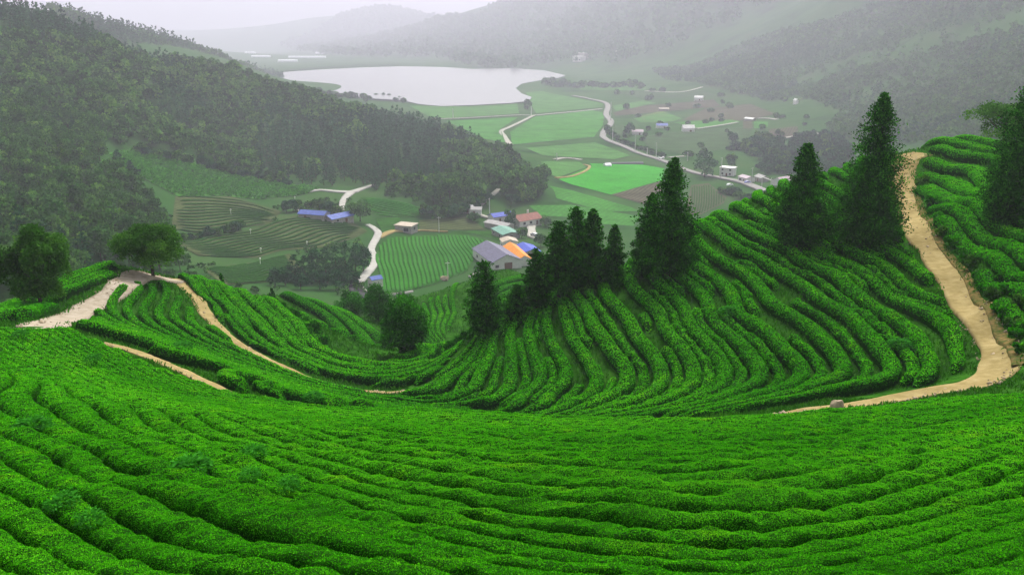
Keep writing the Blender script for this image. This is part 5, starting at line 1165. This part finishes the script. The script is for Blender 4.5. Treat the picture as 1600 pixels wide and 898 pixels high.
grass_field()
def weed(u, v, wpx, label, seed, big=True):
    b = hit(u, v); fw = b.y * CP - b.z * SP; r = wpx / FPX * fw * .5; rng = np.random.default_rng(seed); n = 420
    a = rng.random(n) * 2 * PI; q = np.sqrt(rng.random(n)); ax = np.c_[np.cos(a), np.sin(a), .25 + .5 * rng.random(n) - .5 * q]
    pos = np.c_[np.cos(a) * q * r, np.sin(a) * q * r, .55 + r * .35 * (1 - q ** 2) + rng.normal(0, .05, n)]
    lv = leaf_quads(pos, ax, r * rng.uniform(.16, .30, n), .32, rng, np.tile([0, 0, 1.0], (n, 1)))
    t = empty('weed_plant', b); tag(t, label, 'weed', 'leafy weeds among the tea rows')
    link('leaves', mesh_np('leaves', lv, LEAFN(n), M_WEED, col=np.repeat(np.clip(.55 + .2 * rng.normal(size=n), 0, 1), 4)), t)
    vs, fs = [], []; nv = 0
    for k in range(6):
        aa = k * 1.05; w_, f_ = tube([(0, 0, 0), (math.cos(aa) * r * .2, math.sin(aa) * r * .2, .3), (math.cos(aa) * r * .5, math.sin(aa) * r * .5, .5)], [.012, .01, .006], 5); vs.append(w_); fs.append(f_ + nv); nv += len(w_)
    link('stem', mesh_np('stem', np.concatenate(vs), np.concatenate(fs), M_WEED, col=np.full(nv, .3)), t)
M_WEED = leaf_mat('weed_leaves', [(0, (.008, .06, .003)), (.5, (.022, .16, .008)), (1, (.055, .27, .025))], transl=.25)
for i, (u, v, w_, lab) in enumerate([(305, 772, 64, 'broad leafy weed patch standing out of the rows at lower left of centre'), (55, 700, 60, 'leafy weed patch near the left edge of the foreground'), (105, 838, 50, 'pale leafy weed low in the left corner rows'), (150, 868, 44, 'leafy weed in the gap nearest the bottom left corner'),
                                     (400, 745, 40, 'leafy weed on the rows above the broad patch'), (395, 788, 34, 'leafy weed right of the broad patch'), (490, 638, 34, 'dark bushy weed at the upper edge of the foreground rows'), (285, 556, 34, 'dark weed tuft between the two thin trails'), (148, 578, 26, 'weed tuft just below the short trail'),
                                     (35, 538, 24, 'weed tuft at the top of the foreground by the pale trail'), (455, 805, 34, 'leafy weed in the gap left of bottom centre'), (1140, 500, 38, 'leafy weed in a gap between rows on the right hill'), (1405, 552, 40, 'large weed close to the bend of the wide path'), (1010, 620, 0, '')]):
    if w_: weed(u, v, w_, lab, 900 + i)

def pebbles():
    rng = np.random.default_rng(5); pos, sz = [], []
    for xy, wd in PATHS:
        xy = np.asarray(xy); L = np.hypot(*np.diff(xy, axis=0).T).sum(); n = int(L * 9)
        t = rng.random(n) * (len(xy) - 1.001); i = t.astype(int); f = (t - i)[:, None]; p = xy[i] * (1 - f) + xy[i + 1] * f
        d = xy[i + 1] - xy[i]; d /= np.maximum(np.hypot(*d.T)[:, None], 1e-9); off = np.sign(rng.normal(size=n)) * (rng.random(n) ** .6) * wd * .55
        p = p + np.c_[-d[:, 1], d[:, 0]] * off[:, None]; pos.append(p); sz.append(rng.uniform(.025, .09, n) * (1 + 1.2 * (rng.random(n) < .06)))
    p = np.concatenate(pos); s = np.concatenate(sz); z = gz(p[:, 0], p[:, 1]) + .06; n = len(p)
    o8 = np.array([(1, 0, 0), (0, 1, 0), (-1, 0, 0), (0, -1, 0), (0, 0, .8), (0, 0, -.8)], float)
    V3 = np.c_[p, z][:, None, :] + o8[None] * s[:, None, None] * rng.uniform(.6, 1.3, (n, 6, 1)); b = np.arange(n)[:, None, None] * 6
    tri = np.array([(0, 1, 4), (1, 2, 4), (2, 3, 4), (3, 0, 4), (1, 0, 5), (2, 1, 5), (3, 2, 5), (0, 3, 5)])
    o = link('gravel', mesh_np('gravel', V3.reshape(-1, 3), (b + tri[None]).reshape(-1, 3), M_ROCK)); tag(o, 'loose stones lying on the dirt paths', 'gravel', kind='stuff')
pebbles()
